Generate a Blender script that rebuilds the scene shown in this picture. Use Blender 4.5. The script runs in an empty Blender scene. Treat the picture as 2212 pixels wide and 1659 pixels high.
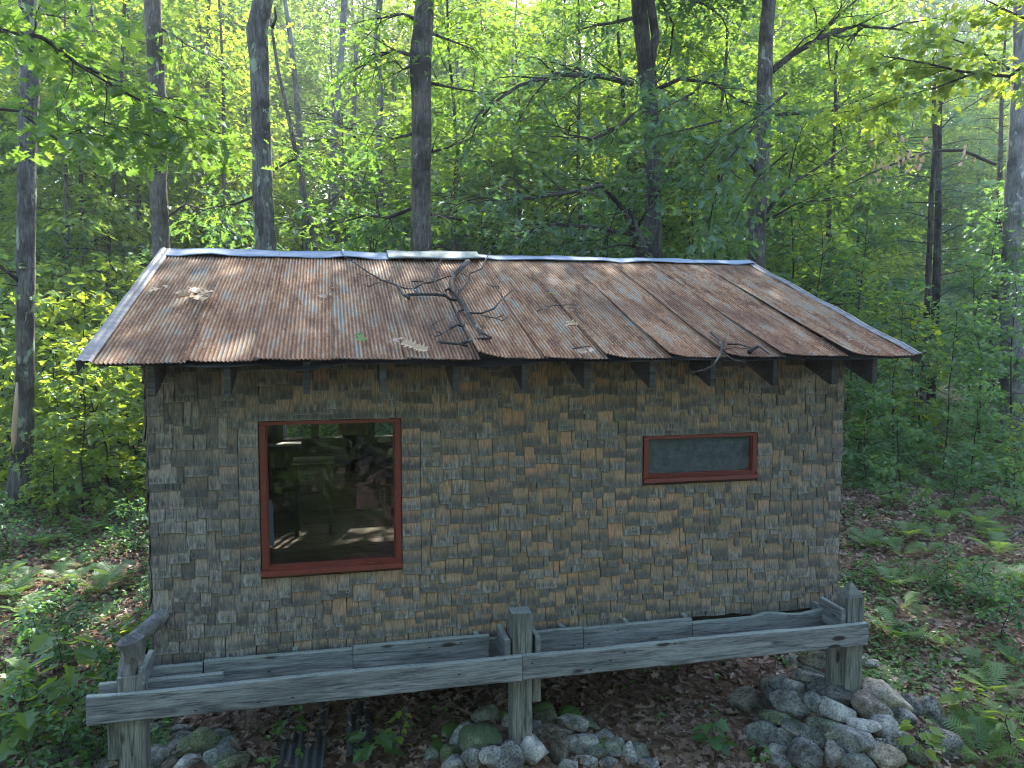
import bpy, math, random
import numpy as np
from mathutils import Vector, Matrix, noise as mnoise

S = bpy.context.scene
COL = S.collection
R = math.radians
RNG = np.random.default_rng(7)

# ------------------------------------------------------------------ camera, sky, sun, exposure
CAM = np.array([1.3659, -6.4136, 2.612]); FPX = 1697.6; YAW = 0.2268; PITCH = 0.0705
cd = bpy.data.cameras.new('camera'); cam = bpy.data.objects.new('camera', cd); COL.objects.link(cam)
cam.location = CAM; cam.rotation_euler = (math.pi / 2 - PITCH, 0, -YAW)
cd.sensor_width = 36; cd.lens = FPX / 2212 * 36; cd.clip_start = 0.05; cd.clip_end = 900
S.camera = cam

SUN_AZ = 19.0      # degrees clockwise from +Y (depth) towards +X
SUN_EL = 42.0
w = bpy.data.worlds.new('World'); S.world = w; w.use_nodes = True
wn = w.node_tree; bg = wn.nodes['Background']
sky = wn.nodes.new('ShaderNodeTexSky'); sky.sky_type = 'NISHITA'; sky.sun_disc = False
sky.sun_elevation = R(SUN_EL); sky.sun_rotation = R(SUN_AZ)
sky.air_density = 1.0; sky.dust_density = 2.5; sky.ozone_density = 1.0; sky.altitude = 200
wn.links.new(sky.outputs[0], bg.inputs[0]); bg.inputs[1].default_value = 0.15
sl = bpy.data.lights.new('sun', 'SUN'); sun = bpy.data.objects.new('sun', sl); COL.objects.link(sun)
sl.energy = 2.8; sl.angle = R(0.6); sl.color = (1, 0.93, 0.80)
sd = Vector((math.sin(R(SUN_AZ)) * math.cos(R(SUN_EL)), math.cos(R(SUN_AZ)) * math.cos(R(SUN_EL)), math.sin(R(SUN_EL))))
sun.rotation_euler = sd.to_track_quat('Z', 'Y').to_euler(); sun.location = (5, 20, 30)
S.view_settings.view_transform = 'Standard'; S.view_settings.look = 'None'
S.view_settings.exposure = 2.88; S.view_settings.gamma = 1.0
S.render.engine = 'CYCLES'
cy = S.cycles; cy.use_denoising = True; cy.max_bounces = 7; cy.diffuse_bounces = 4; cy.transmission_bounces = 6
cy.transparent_max_bounces = 8; cy.glossy_bounces = 3; cy.sample_clamp_indirect = 6
cy.pixel_filter_type = 'BLACKMAN_HARRIS'; cy.filter_width = 1.05; cy.caustics_reflective = False; cy.caustics_refractive = False

# ------------------------------------------------------------------ photo geometry helpers (2212x1659 view of the photograph)
def ray(px, py):
    u = (px - 1106) / FPX; v = -(py - 829.5) / FPX
    cp, sp = math.cos(PITCH), math.sin(PITCH)
    d = (u, cp + v * sp, -sp + v * cp)
    c, s = math.cos(YAW), math.sin(YAW)
    return np.array([d[0] * c + d[1] * s, -d[0] * s + d[1] * c, d[2]])
def onY(px, py, y):
    d = ray(px, py); return CAM + d * (y - CAM[1]) / d[1]
def project(p):
    d = np.asarray(p) - CAM
    c, s = math.cos(YAW), math.sin(YAW)
    x = d[0] * c - d[1] * s; y = d[0] * s + d[1] * c; z = d[2]
    cp, sp = math.cos(PITCH), math.sin(PITCH)
    fw = y * cp - z * sp; up = y * sp + z * cp
    return (1106 + FPX * x / fw, 829.5 - FPX * up / fw, fw)

PILES = [(-0.25, -0.10, -0.86, 0.75), (2.72, -0.30, -0.62, 0.62), (6.0, -0.10, -0.40, 0.62)]   # x, y, top z, slope
def base_terrain(x, y):
    x = np.asarray(x, float); y = np.asarray(y, float)
    z = -1.05 + 0.105 * np.maximum(y, 0) + 0.30 * np.minimum(y + 0.3, 0)
    z = z + 0.045 * np.maximum(y - 9, 0) + 0.0009 * np.clip(y - 14, 0, 60) ** 2
    z = z + 0.28 * np.clip((np.abs(x - 3) - 3.6) / 3.0, 0, 1) ** 1.2 * np.clip(1 - np.maximum(y - 4, 0) / 9, 0, 1)
    z = z + 0.07 * np.sin(x * 1.3 + y * 0.7) * np.sin(y * 0.9 - x * 0.5) + 0.03 * np.sin(3.1 * x) * np.cos(2.7 * y)
    z = np.maximum(z, -9)
    return z
def terrain(x, y):
    z = base_terrain(x, y)
    for (px, py, zt, sl_) in PILES:
        r = np.sqrt((x - px) ** 2 + (y - py) ** 2)
        z = np.maximum(z, zt - 0.12 - sl_ * np.maximum(r, 0.12))
    return z
def hit(px, py, fn=None, t0=0.4):
    """where the photo ray meets the ground"""
    fn = fn or terrain; d = ray(px, py); t = t0
    while t < 200:
        p = CAM + d * t
        if p[2] < float(fn(p[0], p[1])): return p
        t += 0.02 + t * 0.004
    return None

# ------------------------------------------------------------------ mesh builder
class MB:
    def __init__(s):
        s.V = []; s.n = 0; s.L = []; s.Z = []; s.M = []; s.T = []; s.C = []; s.has = False
    def add(s, V, faces, mat=0, tone=0.5, lc=None):
        V = np.asarray(V, float); k = len(V)
        s.V.append(V)
        for f in faces:
            s.L.append(np.asarray(f, np.int64) + s.n); s.Z.append(len(f)); s.M.append(mat)
        s.T.append(np.full(k, tone) if np.isscalar(tone) else np.asarray(tone, float))
        if lc is not None: s.has = True
        s.C.append(np.zeros((k, 3)) if lc is None else np.asarray(lc, float))
        s.n += k
    def leaves(s, tpl, P, D, N, sc, tone, mat=0):
        TV, TF = tpl
        P = np.asarray(P); n = len(P)
        if n == 0: return
        D = D / np.linalg.norm(D, axis=1, keepdims=True)
        Sd = np.cross(N, D); Sd /= (np.linalg.norm(Sd, axis=1, keepdims=True) + 1e-9)
        N2 = np.cross(D, Sd)
        sc = np.broadcast_to(np.asarray(sc, float), (n,))
        V = P[:, None] + sc[:, None, None] * (TV[None, :, 0:1] * D[:, None] + TV[None, :, 1:2] * Sd[:, None] + TV[None, :, 2:3] * N2[:, None])
        m = len(TV)
        s.V.append(V.reshape(-1, 3))
        off = (np.arange(n) * m + s.n)
        for f in TF:
            s.L.append((off[:, None] + np.asarray(f)[None]).reshape(-1))
            s.Z.append(np.full(n, len(f))); s.M.append(np.full(n, mat))
        s.T.append(np.repeat(np.broadcast_to(tone, (n,)), m)); s.C.append(np.zeros((n * m, 3)))
        s.n += n * m
    def tube(s, pts, rad, sides=6, mat=0, tone=0.5, cap=True, wob=0.0, rng=None):
        pts = np.asarray(pts, float); n = len(pts)
        rad = np.broadcast_to(np.asarray(rad, float), (n,))
        t = np.gradient(pts, axis=0); t /= (np.linalg.norm(t, axis=1, keepdims=True) + 1e-9)
        ref = np.array([0, 0, 1.0]) if abs(t[0, 2]) < 0.8 else np.array([1.0, 0, 0])
        a = np.cross(t, ref); a /= (np.linalg.norm(a, axis=1, keepdims=True) + 1e-9); b = np.cross(t, a)
        ang = np.arange(sides) * 2 * math.pi / sides
        rr = rad[:, None] * np.ones((n, sides))
        if wob and rng is not None: rr = rr * (1 + wob * rng.standard_normal((n, sides)))
        V = pts[:, None] + rr[:, :, None] * (np.cos(ang)[None, :, None] * a[:, None] + np.sin(ang)[None, :, None] * b[:, None])
        F = []
        for i in range(n - 1):
            for j in range(sides):
                k = (j + 1) % sides
                F.append((i * sides + j, i * sides + k, (i + 1) * sides + k, (i + 1) * sides + j))
        if cap: F.append(tuple(range(sides))[::-1]); F.append(tuple((n - 1) * sides + j for j in range(sides)))
        F = [f[::-1] for f in F]
        s.add(V.reshape(-1, 3), F, mat, tone)
    def box(s, x0, x1, y0, y1, z0, z1, mat=0, tone=0.5):
        V = [(x0, y0, z0), (x1, y0, z0), (x1, y1, z0), (x0, y1, z0), (x0, y0, z1), (x1, y0, z1), (x1, y1, z1), (x0, y1, z1)]
        s.add(V, [(0, 3, 2, 1), (4, 5, 6, 7), (0, 1, 5, 4), (1, 2, 6, 5), (2, 3, 7, 6), (3, 0, 4, 7)], mat, tone)
    def mesh(s, name, mats, smooth=False):
        V = np.concatenate(s.V)
        L = np.concatenate([np.atleast_1d(x) for x in s.L])
        Z = np.concatenate([np.atleast_1d(x) for x in s.Z]); M = np.concatenate([np.atleast_1d(x) for x in s.M])
        me = bpy.data.meshes.new(name)
        me.vertices.add(len(V)); me.vertices.foreach_set('co', V.astype(np.float32).ravel())
        me.loops.add(len(L)); me.loops.foreach_set('vertex_index', L.astype(np.int32))
        me.polygons.add(len(Z))
        st = np.concatenate([[0], np.cumsum(Z)[:-1]])
        me.polygons.foreach_set('loop_start', st.astype(np.int32))
        me.polygons.foreach_set('material_index', M.astype(np.int32))
        me.polygons.foreach_set('use_smooth', np.full(len(Z), bool(smooth)))
        a = me.attributes.new('tone', 'FLOAT', 'POINT'); a.data.foreach_set('value', np.concatenate(s.T).astype(np.float32))
        if s.has:
            a = me.attributes.new('lc', 'FLOAT_VECTOR', 'POINT'); a.data.foreach_set('vector', np.concatenate(s.C).astype(np.float32).ravel())
        for m in (mats if isinstance(mats, (list, tuple)) else [mats]): me.materials.append(m)
        me.update(calc_edges=True); me.validate()
        return me
    def build(s, name, mats, parent=None, smooth=False, loc=None):
        return link(name, s.mesh(name, mats, smooth), parent, loc)
def link(name, data, parent=None, loc=None):
    o = bpy.data.objects.new(name, data); COL.objects.link(o)
    if parent is not None: o.parent = parent
    if loc is not None: o.location = loc
    return o
def empty(name, loc=(0, 0, 0), rz=0.0):
    o = bpy.data.objects.new(name, None); COL.objects.link(o); o.location = loc; o.rotation_euler = (0, 0, rz); o.empty_display_size = 0.2
    return o
def tag(o, label=None, cat=None, group=None, kind=None):
    if label: o['label'] = label
    if cat: o['category'] = cat
    if group: o['group'] = group
    if kind: o['kind'] = kind
    return o
def copy_tree(o, parent=None):
    c = o.copy(); COL.objects.link(c); c.parent = parent
    for ch in list(o.children): copy_tree(ch, c)
    return c
NTH = ['first', 'second', 'third', 'fourth', 'fifth', 'sixth', 'seventh', 'eighth', 'ninth', 'tenth', 'eleventh', 'twelfth', 'thirteenth', 'fourteenth', 'fifteenth', 'sixteenth', 'seventeenth', 'eighteenth', 'nineteenth', 'twentieth']

NTH += ['twenty-%s' % x for x in NTH[:9]] + ['thirtieth'] + ['thirty-%s' % x for x in NTH[:9]] + ['fortieth']
# ------------------------------------------------------------------ materials
def mat(name):
    m = bpy.data.materials.new(name); m.use_nodes = True
    nt = m.node_tree; nt.nodes.clear()
    out = nt.nodes.new('ShaderNodeOutputMaterial')
    return m, nt, out
def N(nt, t, **kw):
    n = nt.nodes.new(t)
    for k, v in kw.items():
        if k in ('inp',):
            for kk, vv in v.items(): n.inputs[kk].default_value = vv
        else: setattr(n, k, v)
    return n
def ramp(nt, fac, stops, interp='LINEAR'):
    r = nt.nodes.new('ShaderNodeValToRGB'); r.color_ramp.interpolation = interp
    el = r.color_ramp.elements
    while len(el) > 1: el.remove(el[-1])
    el[0].position = stops[0][0]; el[0].color = (*stops[0][1], 1)
    for p, c in stops[1:]:
        e = el.new(p); e.color = (*c, 1)
    nt.links.new(fac, r.inputs[0]); return r.outputs[0]
def g3(v): return (v, v, v)
def mixc(nt, fac, a, b, mode='MIX'):
    m = nt.nodes.new('ShaderNodeMix'); m.data_type = 'RGBA'; m.blend_type = mode
    for sock, v in ((m.inputs[0], fac), (m.inputs[6], a), (m.inputs[7], b)):
        if hasattr(v, 'is_output') or hasattr(v, 'links'): nt.links.new(v, sock)
        elif isinstance(v, (int, float)): sock.default_value = v
        else: sock.default_value = (*v, 1)
    return m.outputs[2]
def math_(nt, op, a, b=None, clamp=False):
    m = nt.nodes.new('ShaderNodeMath'); m.operation = op; m.use_clamp = clamp
    for sock, v in ((m.inputs[0], a), (m.inputs[1], b)):
        if v is None: continue
        if isinstance(v, (int, float)): sock.default_value = v
        else: nt.links.new(v, sock)
    return m.outputs[0]
def noise(nt, vec, scale, detail=4, rough=0.55, dist=0.0):
    n = nt.nodes.new('ShaderNodeTexNoise'); n.inputs['Scale'].default_value = scale; n.inputs['Detail'].default_value = detail
    n.inputs['Roughness'].default_value = rough; n.inputs['Distortion'].default_value = dist
    if vec is not None: nt.links.new(vec, n.inputs['Vector'])
    return n.outputs['Fac']
def mapping(nt, vec, scale=(1, 1, 1), loc=None):
    m = nt.nodes.new('ShaderNodeMapping'); m.inputs['Scale'].default_value = scale
    nt.links.new(vec, m.inputs[0])
    if loc is not None: nt.links.new(loc, m.inputs[1])
    return m.outputs[0]
def bump(nt, h, strength=0.5, dist=0.01):
    b = nt.nodes.new('ShaderNodeBump'); b.inputs['Strength'].default_value = strength; b.inputs['Distance'].default_value = dist
    nt.links.new(h, b.inputs['Height']); return b.outputs[0]
def pbsdf(nt, out, col, rough=0.8, metal=0.0, nrm=None, spec=0.3):
    p = nt.nodes.new('ShaderNodeBsdfPrincipled')
    if hasattr(col, 'links'): nt.links.new(col, p.inputs['Base Color'])
    else: p.inputs['Base Color'].default_value = (*col, 1)
    if hasattr(rough, 'links'): nt.links.new(rough, p.inputs['Roughness'])
    else: p.inputs['Roughness'].default_value = rough
    p.inputs['Metallic'].default_value = metal
    p.inputs['Specular IOR Level'].default_value = spec
    if nrm is not None: nt.links.new(nrm, p.inputs['Normal'])
    nt.links.new(p.outputs[0], out.inputs[0]); return p
def attr(nt, name):
    a = nt.nodes.new('ShaderNodeAttribute'); a.attribute_name = name; return a
def combine_rand(nt, k=37.0):
    oi = nt.nodes.new('ShaderNodeObjectInfo'); c = nt.nodes.new('ShaderNodeCombineXYZ')
    m = math_(nt, 'MULTIPLY', oi.outputs['Random'], k)
    for i in range(3): nt.links.new(m, c.inputs[i])
    return c.outputs[0], oi

def leaf_mat(name, dark, light, trans, tmix=0.42, gloss=0.035, rough=0.5):
    m, nt, out = mat(name)
    t = attr(nt, 'tone').outputs['Fac']
    oi = nt.nodes.new('ShaderNodeObjectInfo')
    f = math_(nt, 'ADD', math_(nt, 'MULTIPLY', t, 0.6), math_(nt, 'MULTIPLY', oi.outputs['Random'], 0.4))
    c = ramp(nt, f, [(0, dark), (1, light)])
    tr = ramp(nt, f, [(0, (trans[0] * .45, trans[1] * .62, trans[2] * 1.5)), (1, (min(trans[0] * 1.5, .9), min(trans[1] * 1.3, .9), trans[2]))])
    d = N(nt, 'ShaderNodeBsdfDiffuse'); nt.links.new(c, d.inputs[0])
    tl = N(nt, 'ShaderNodeBsdfTranslucent'); nt.links.new(tr, tl.inputs[0])
    mx = N(nt, 'ShaderNodeMixShader'); mx.inputs[0].default_value = tmix
    nt.links.new(d.outputs[0], mx.inputs[1]); nt.links.new(tl.outputs[0], mx.inputs[2])
    gl = N(nt, 'ShaderNodeBsdfGlossy'); gl.inputs['Roughness'].default_value = rough; gl.inputs[0].default_value = (0.8, 0.9, 1, 1)
    m2 = N(nt, 'ShaderNodeMixShader'); m2.inputs[0].default_value = gloss
    nt.links.new(mx.outputs[0], m2.inputs[1]); nt.links.new(gl.outputs[0], m2.inputs[2])
    nt.links.new(m2.outputs[0], out.inputs[0])
    return m
M_OAK = leaf_mat('oak_leaf', (0.035, 0.085, 0.018), (0.085, 0.155, 0.028), (0.24, 0.42, 0.035), 0.46)
M_OAKBLUE = leaf_mat('oak_leaf_shade', (0.040, 0.095, 0.038), (0.080, 0.150, 0.060), (0.17, 0.32, 0.05), 0.40, 0.05)
M_MAPLE = leaf_mat('maple_leaf', (0.050, 0.120, 0.020), (0.115, 0.200, 0.030), (0.42, 0.56, 0.04), 0.50)
M_MAPLED = leaf_mat('maple_leaf_dark', (0.036, 0.100, 0.032), (0.078, 0.165, 0.050), (0.17, 0.36, 0.05), 0.42, 0.04)
M_FAR = leaf_mat('far_leaf', (0.050, 0.110, 0.028), (0.105, 0.185, 0.045), (0.28, 0.46, 0.05), 0.48, 0.04)
M_PINE = leaf_mat('pine_needle', (0.030, 0.080, 0.045), (0.060, 0.125, 0.075), (0.08, 0.18, 0.07), 0.25, 0.04)
M_FERN = leaf_mat('fern_leaf', (0.050, 0.125, 0.025), (0.115, 0.215, 0.045), (0.24, 0.40, 0.05), 0.38, 0.04)
M_COVER = leaf_mat('ground_cover_leaf', (0.045, 0.120, 0.025), (0.110, 0.210, 0.040), (0.18, 0.36, 0.04), 0.34, 0.04)
M_DEADLEAF = leaf_mat('dead_leaf', (0.085, 0.052, 0.034), (0.56, 0.43, 0.345), (0.24, 0.16, 0.11), 0.15, 0.03, 0.5)
M_TANLEAF = leaf_mat('dry_tan_leaf', (0.42, 0.30, 0.18), (0.55, 0.40, 0.26), (0.3, 0.2, 0.1), 0.12, 0.03, 0.5)

def bark_mat(name, dark, light, lichen, lamt, vs=1.0):
    m, nt, out = mat(name)
    tc = N(nt, 'ShaderNodeTexCoord'); off, oi = combine_rand(nt)
    v = mapping(nt, tc.outputs['Object'], (1, 1, 1), off)
    vs_ = mapping(nt, v, (14 * vs, 14 * vs, 2.0 * vs))
    ridges = noise(nt, vs_, 1.9, 8, 0.70, 0.8)
    big = noise(nt, v, 1.7, 4, 0.6)
    c = ramp(nt, ridges, [(0.36, dark), (0.5, tuple((a + b) / 2 for a, b in zip(dark, light))), (0.66, light)])
    c = mixc(nt, ramp(nt, big, [(0.45, g3(0)), (0.62, g3(0.75))]), c, tuple(x * 0.35 for x in dark))
    v2 = mapping(nt, v, (5.5, 5.5, 2.6)); ln = noise(nt, v2, 1.1, 7, 0.62, 0.3)
    lo = 0.70 - lamt * 0.22
    c = mixc(nt, ramp(nt, ln, [(lo, g3(0)), (lo + 0.04, g3(0.85))]), c, lichen)
    pbsdf(nt, out, c, 0.9, 0, bump(nt, ridges, 0.9, 0.03), 0.15); return m
M_BARK = bark_mat('bark_grey', (0.045, 0.040, 0.035), (0.17, 0.16, 0.145), (0.30, 0.32, 0.28), 0.35)
M_BARKL = bark_mat('bark_lichen', (0.040, 0.038, 0.035), (0.18, 0.175, 0.165), (0.24, 0.31, 0.21), 0.62)
M_BARKD = bark_mat('bark_dark', (0.024, 0.021, 0.020), (0.11, 0.10, 0.09), (0.20, 0.22, 0.19), 0.15)
M_BARKP = bark_mat('bark_pale', (0.10, 0.10, 0.10), (0.27, 0.27, 0.27), (0.36, 0.38, 0.36), 0.4)
M_TWIG = bark_mat('twig_bark', (0.028, 0.023, 0.020), (0.09, 0.08, 0.07), (0.18, 0.20, 0.17), 0.2, 3)
M_DEADTWIG = bark_mat('dead_twig_bark', (0.035, 0.032, 0.032), (0.15, 0.145, 0.14), (0.24, 0.26, 0.24), 0.5, 3)

def wood_mat(name, c0, c1, c2, moss=0.0, sc=1.0):
    """weathered sawn board, grain along local X"""
    m, nt, out = mat(name)
    tc = N(nt, 'ShaderNodeTexCoord'); off, oi = combine_rand(nt)
    v = mapping(nt, tc.outputs['Object'], (1, 1, 1), off)
    low = noise(nt, mapping(nt, v, (0.9, 3, 3)), 1.2, 3)
    vx = mapping(nt, v, (2.2 * sc, 34 * sc, 34 * sc))
    grain = noise(nt, vx, 1.0, 6, 0.65, 1.1)
    fine = noise(nt, mapping(nt, v, (8, 160, 160)), 1.0, 4, 0.7)
    g = math_(nt, 'ADD', math_(nt, 'MULTIPLY', grain, 0.65), math_(nt, 'MULTIPLY', fine, 0.35))
    c = ramp(nt, g, [(0.38, tuple(x * .7 for x in c0)), (0.5, c1), (0.62, c2)])
    c = mixc(nt, ramp(nt, low, [(0.42, g3(0)), (0.7, g3(0.55))]), c, tuple(x * 0.5 for x in c0))
    # knots
    vo = N(nt, 'ShaderNodeTexVoronoi'); vo.inputs['Scale'].default_value = 1.0
    nt.links.new(mapping(nt, v, (2.1, 6.5, 6.5)), vo.inputs['Vector'])
    c = mixc(nt, ramp(nt, vo.outputs['Distance'], [(0.0, g3(0.95)), (0.11, g3(0.9)), (0.17, g3(0))]), c, (0.025, 0.020, 0.018))
    vn = N(nt, 'ShaderNodeTexVoronoi'); vn.inputs['Scale'].default_value = 1.0; nt.links.new(mapping(nt, v, (5, 13, 13)), vn.inputs['Vector'])
    c = mixc(nt, ramp(nt, vn.outputs['Distance'], [(0.0, g3(0.9)), (0.06, g3(0.9)), (0.09, g3(0))]), c, (0.02, 0.015, 0.012))
    if moss:
        geo = N(nt, 'ShaderNodeNewGeometry'); sp = N(nt, 'ShaderNodeSeparateXYZ'); nt.links.new(geo.outputs['Normal'], sp.inputs[0])
        up = ramp(nt, sp.outputs['Z'], [(0.5, g3(0)), (0.8, g3(1))])
        mn = noise(nt, v, 60, 5, 0.7)
        fac = math_(nt, 'MULTIPLY', up, ramp(nt, mn, [(0.42, g3(0)), (0.5, g3(moss))]))
        c = mixc(nt, fac, c, (0.27, 0.31, 0.25))
    pbsdf(nt, out, c, 0.85, 0, bump(nt, g, 0.55, 0.006), 0.2); return m
M_DECK = wood_mat('deck_grey_wood', (0.085, 0.094, 0.105), (0.19, 0.205, 0.222), (0.31, 0.33, 0.345), 0.7)
M_POST = wood_mat('post_grey_wood', (0.07, 0.075, 0.075), (0.17, 0.18, 0.175), (0.28, 0.29, 0.275), 0.5)
M_RAFT = wood_mat('rafter_wood', (0.025, 0.024, 0.023), (0.060, 0.058, 0.054), (0.10, 0.098, 0.09))
M_SHEATH = wood_mat('sheathing_wood', (0.03, 0.02, 0.014), (0.075, 0.045, 0.028), (0.11, 0.07, 0.04))
M_FLOOR = wood_mat('plank_floor', (0.12, 0.09, 0.065), (0.20, 0.16, 0.12), (0.28, 0.23, 0.17))
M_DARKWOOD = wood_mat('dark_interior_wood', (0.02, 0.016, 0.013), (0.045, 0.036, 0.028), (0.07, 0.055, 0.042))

def shingle_mat():
    m, nt, out = mat('cedar_shingle')
    lc = attr(nt, 'lc'); sp = N(nt, 'ShaderNodeSeparateXYZ'); nt.links.new(lc.outputs['Vector'], sp.inputs[0])
    tone = attr(nt, 'tone').outputs['Fac']; u, vv = sp.outputs[0], sp.outputs[1]
    off = N(nt, 'ShaderNodeCombineXYZ'); t = math_(nt, 'MULTIPLY', tone, 91.0); nt.links.new(t, off.inputs[0]); nt.links.new(t, off.inputs[2])
    gr = noise(nt, mapping(nt, lc.outputs['Vector'], (120, 1.6, 1), off.outputs[0]), 1.0, 5, 0.6, 0.5)
    st = noise(nt, mapping(nt, lc.outputs['Vector'], (46, 0.9, 1), off.outputs[0]), 1.0, 4, 0.6, 0.8)
    tc = N(nt, 'ShaderNodeTexCoord'); pos = N(nt, 'ShaderNodeNewGeometry').outputs['Position']
    zone = noise(nt, mapping(nt, pos, (0.55, 0.55, 0.55)), 1.0, 3, 0.5)
    px = N(nt, 'ShaderNodeSeparateXYZ'); nt.links.new(pos, px.inputs[0])
    right = ramp(nt, math_(nt, 'DIVIDE', px.outputs[0], 6.0), [(0.05, g3(0.30)), (0.36, g3(1)), (0.80, g3(0.95)), (0.97, g3(0.5))])
    grey = ramp(nt, math_(nt, 'FRACT', math_(nt, 'MULTIPLY', tone, 7.3)), [(0, (0.085, 0.087, 0.086)), (0.5, (0.162, 0.157, 0.152)), (1, (0.25, 0.243, 0.235))])
    tan_ = ramp(nt, math_(nt, 'FRACT', math_(nt, 'MULTIPLY', tone, 13.1)), [(0, (0.20, 0.150, 0.098)), (0.6, (0.29, 0.208, 0.140)), (1, (0.34, 0.200, 0.125))])
    # sheltered upper band of each shingle keeps its tan colour, edge ragged along the grain
    hv = math_(nt, 'ADD', vv, math_(nt, 'MULTIPLY', math_(nt, 'SUBTRACT', st, 0.5), 2.6))
    ft = ramp(nt, hv, [(0.38, g3(0.05)), (0.62, g3(0.9)), (1.0, g3(1))])
    ft = math_(nt, 'MULTIPLY', ft, math_(nt, 'MULTIPLY', right, ramp(nt, zone, [(0.3, g3(0.75)), (0.6, g3(1))])), True)
    c = mixc(nt, ft, grey, tan_)
    # dark streaks in the lower half
    sk = math_(nt, 'MULTIPLY', ramp(nt, st, [(0.42, g3(0)), (0.54, g3(0.95))]), ramp(nt, vv, [(0.0, g3(0.35)), (0.3, g3(.8)), (0.85, g3(0))]))
    c = mixc(nt, sk, c, (0.042, 0.047, 0.050))
    c = mixc(nt, 0.5, c, ramp(nt, gr, [(0.36, g3(0.15)), (0.64, g3(2.0))]), 'MULTIPLY')
    # knots with pale surround
    vo = N(nt, 'ShaderNodeTexVoronoi'); vo.inputs['Scale'].default_value = 1.0
    nt.links.new(mapping(nt, lc.outputs['Vector'], (4.5, 0.65, 1), off.outputs[0]), vo.inputs['Vector'])
    c = mixc(nt, ramp(nt, vo.outputs['Distance'], [(0.0, g3(1)), (0.035, g3(0.9)), (0.06, g3(0))]), c, (0.05, 0.03, 0.02))
    c = mixc(nt, ramp(nt, vo.outputs['Distance'], [(0.05, g3(0)), (0.07, g3(0.55)), (0.13, g3(0))]), c, (0.36, 0.36, 0.34))
    c = mixc(nt, ramp(nt, vv, [(0.0, g3(0.55)), (0.045, g3(0.45)), (0.07, g3(0))]), c, (0.30, 0.28, 0.235))
    # reddish raw wood close to the very edges
    edge = ramp(nt, sp.outputs[2], [(0.0, g3(0.65)), (0.10, g3(0))])
    c = mixc(nt, math_(nt, 'MULTIPLY', edge, right), c, (0.26, 0.13, 0.06))
    pbsdf(nt, out, c, 0.85, 0, bump(nt, gr, 0.45, 0.004), 0.2); return m
M_SHINGLE = shingle_mat()

def roof_mat():
    m, nt, out = mat('rusty_corrugated_steel')
    tc = N(nt, 'ShaderNodeTexCoord'); off, oi = combine_rand(nt, 23)
    p = mapping(nt, tc.outputs['Object'], (1, 1, 1), off)
    a = noise(nt, mapping(nt, p, (10, 1.7, 1.7)), 1.0, 8, 0.68, 0.4)
    b = noise(nt, mapping(nt, p, (34, 5.5, 5.5)), 1.0, 6, 0.7)
    s = noise(nt, p, 48, 5, 0.75)
    big = noise(nt, tc.outputs['Object'], 0.9, 4, 0.6)
    c = ramp(nt, a, [(0.32, (0.050, 0.024, 0.016)), (0.42, (0.150, 0.066, 0.034)), (0.50, (0.24, 0.115, 0.054)), (0.57, (0.30, 0.19, 0.115)), (0.70, (0.20, 0.20, 0.165))])
    c = mixc(nt, ramp(nt, b, [(0.50, g3(0)), (0.66, g3(0.7))]), c, (0.28, 0.19, 0.13))
    c = mixc(nt, ramp(nt, b, [(0.30, g3(0.85)), (0.44, g3(0))]), c, (0.13, 0.055, 0.028))
    c = mixc(nt, ramp(nt, math_(nt, 'ADD', math_(nt, 'MULTIPLY', a, 0.5), math_(nt, 'MULTIPLY', b, 0.5)), [(0.54, g3(0)), (0.60, g3(0.85))]), c, (0.185, 0.21, 0.195))
    c = mixc(nt, ramp(nt, s, [(0.55, g3(0)), (0.63, g3(0.85))]), c, (0.37, 0.27, 0.18))
    c = mixc(nt, ramp(nt, s, [(0.34, g3(0.85)), (0.43, g3(0))]), c, (0.05, 0.034, 0.028))
    c = mixc(nt, ramp(nt, big, [(0.48, g3(0)), (0.64, g3(0.6))]), c, (0.095, 0.052, 0.036))
    # crests are paler, valleys darker
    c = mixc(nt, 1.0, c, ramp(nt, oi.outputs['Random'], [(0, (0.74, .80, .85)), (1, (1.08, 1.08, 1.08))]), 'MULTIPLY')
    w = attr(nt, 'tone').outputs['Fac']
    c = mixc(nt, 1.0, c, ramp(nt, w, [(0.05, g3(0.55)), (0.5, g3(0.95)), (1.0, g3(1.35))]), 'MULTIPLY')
    h = math_(nt, 'ADD', b, math_(nt, 'MULTIPLY', s, 0.6))
    pbsdf(nt, out, c, 0.75, 0.0, bump(nt, h, 0.6, 0.005), 0.15); return m
M_ROOF = roof_mat()

def metal_mat(name, c0, c1, rough=0.45, metal=0.5, sc=3):
    m, nt, out = mat(name); tc = N(nt, 'ShaderNodeTexCoord')
    n1 = noise(nt, mapping(nt, tc.outputs['Object'], (0.5 * sc, 6 * sc, 6 * sc)), 1.0, 6, 0.65)
    c = ramp(nt, n1, [(0.35, c0), (0.65, c1)])
    pbsdf(nt, out, c, rough, metal, bump(nt, n1, 0.2, 0.004), 0.5); return m
M_CAP = metal_mat('galvanised_ridge_metal', (0.115, 0.155, 0.215), (0.21, 0.265, 0.34), 0.85, 0.0)
M_TRIMMETAL = metal_mat('galvanised_edge_metal', (0.085, 0.092, 0.105), (0.165, 0.175, 0.19), 0.7, 0.2)
M_OLDMETAL = metal_mat('old_corrugated_metal', (0.025, 0.032, 0.036), (0.055, 0.066, 0.07), 0.7, 0.1)
M_TAR = metal_mat('tar_paper', (0.012, 0.011, 0.011), (0.035, 0.03, 0.03), 0.8, 0)

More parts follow.
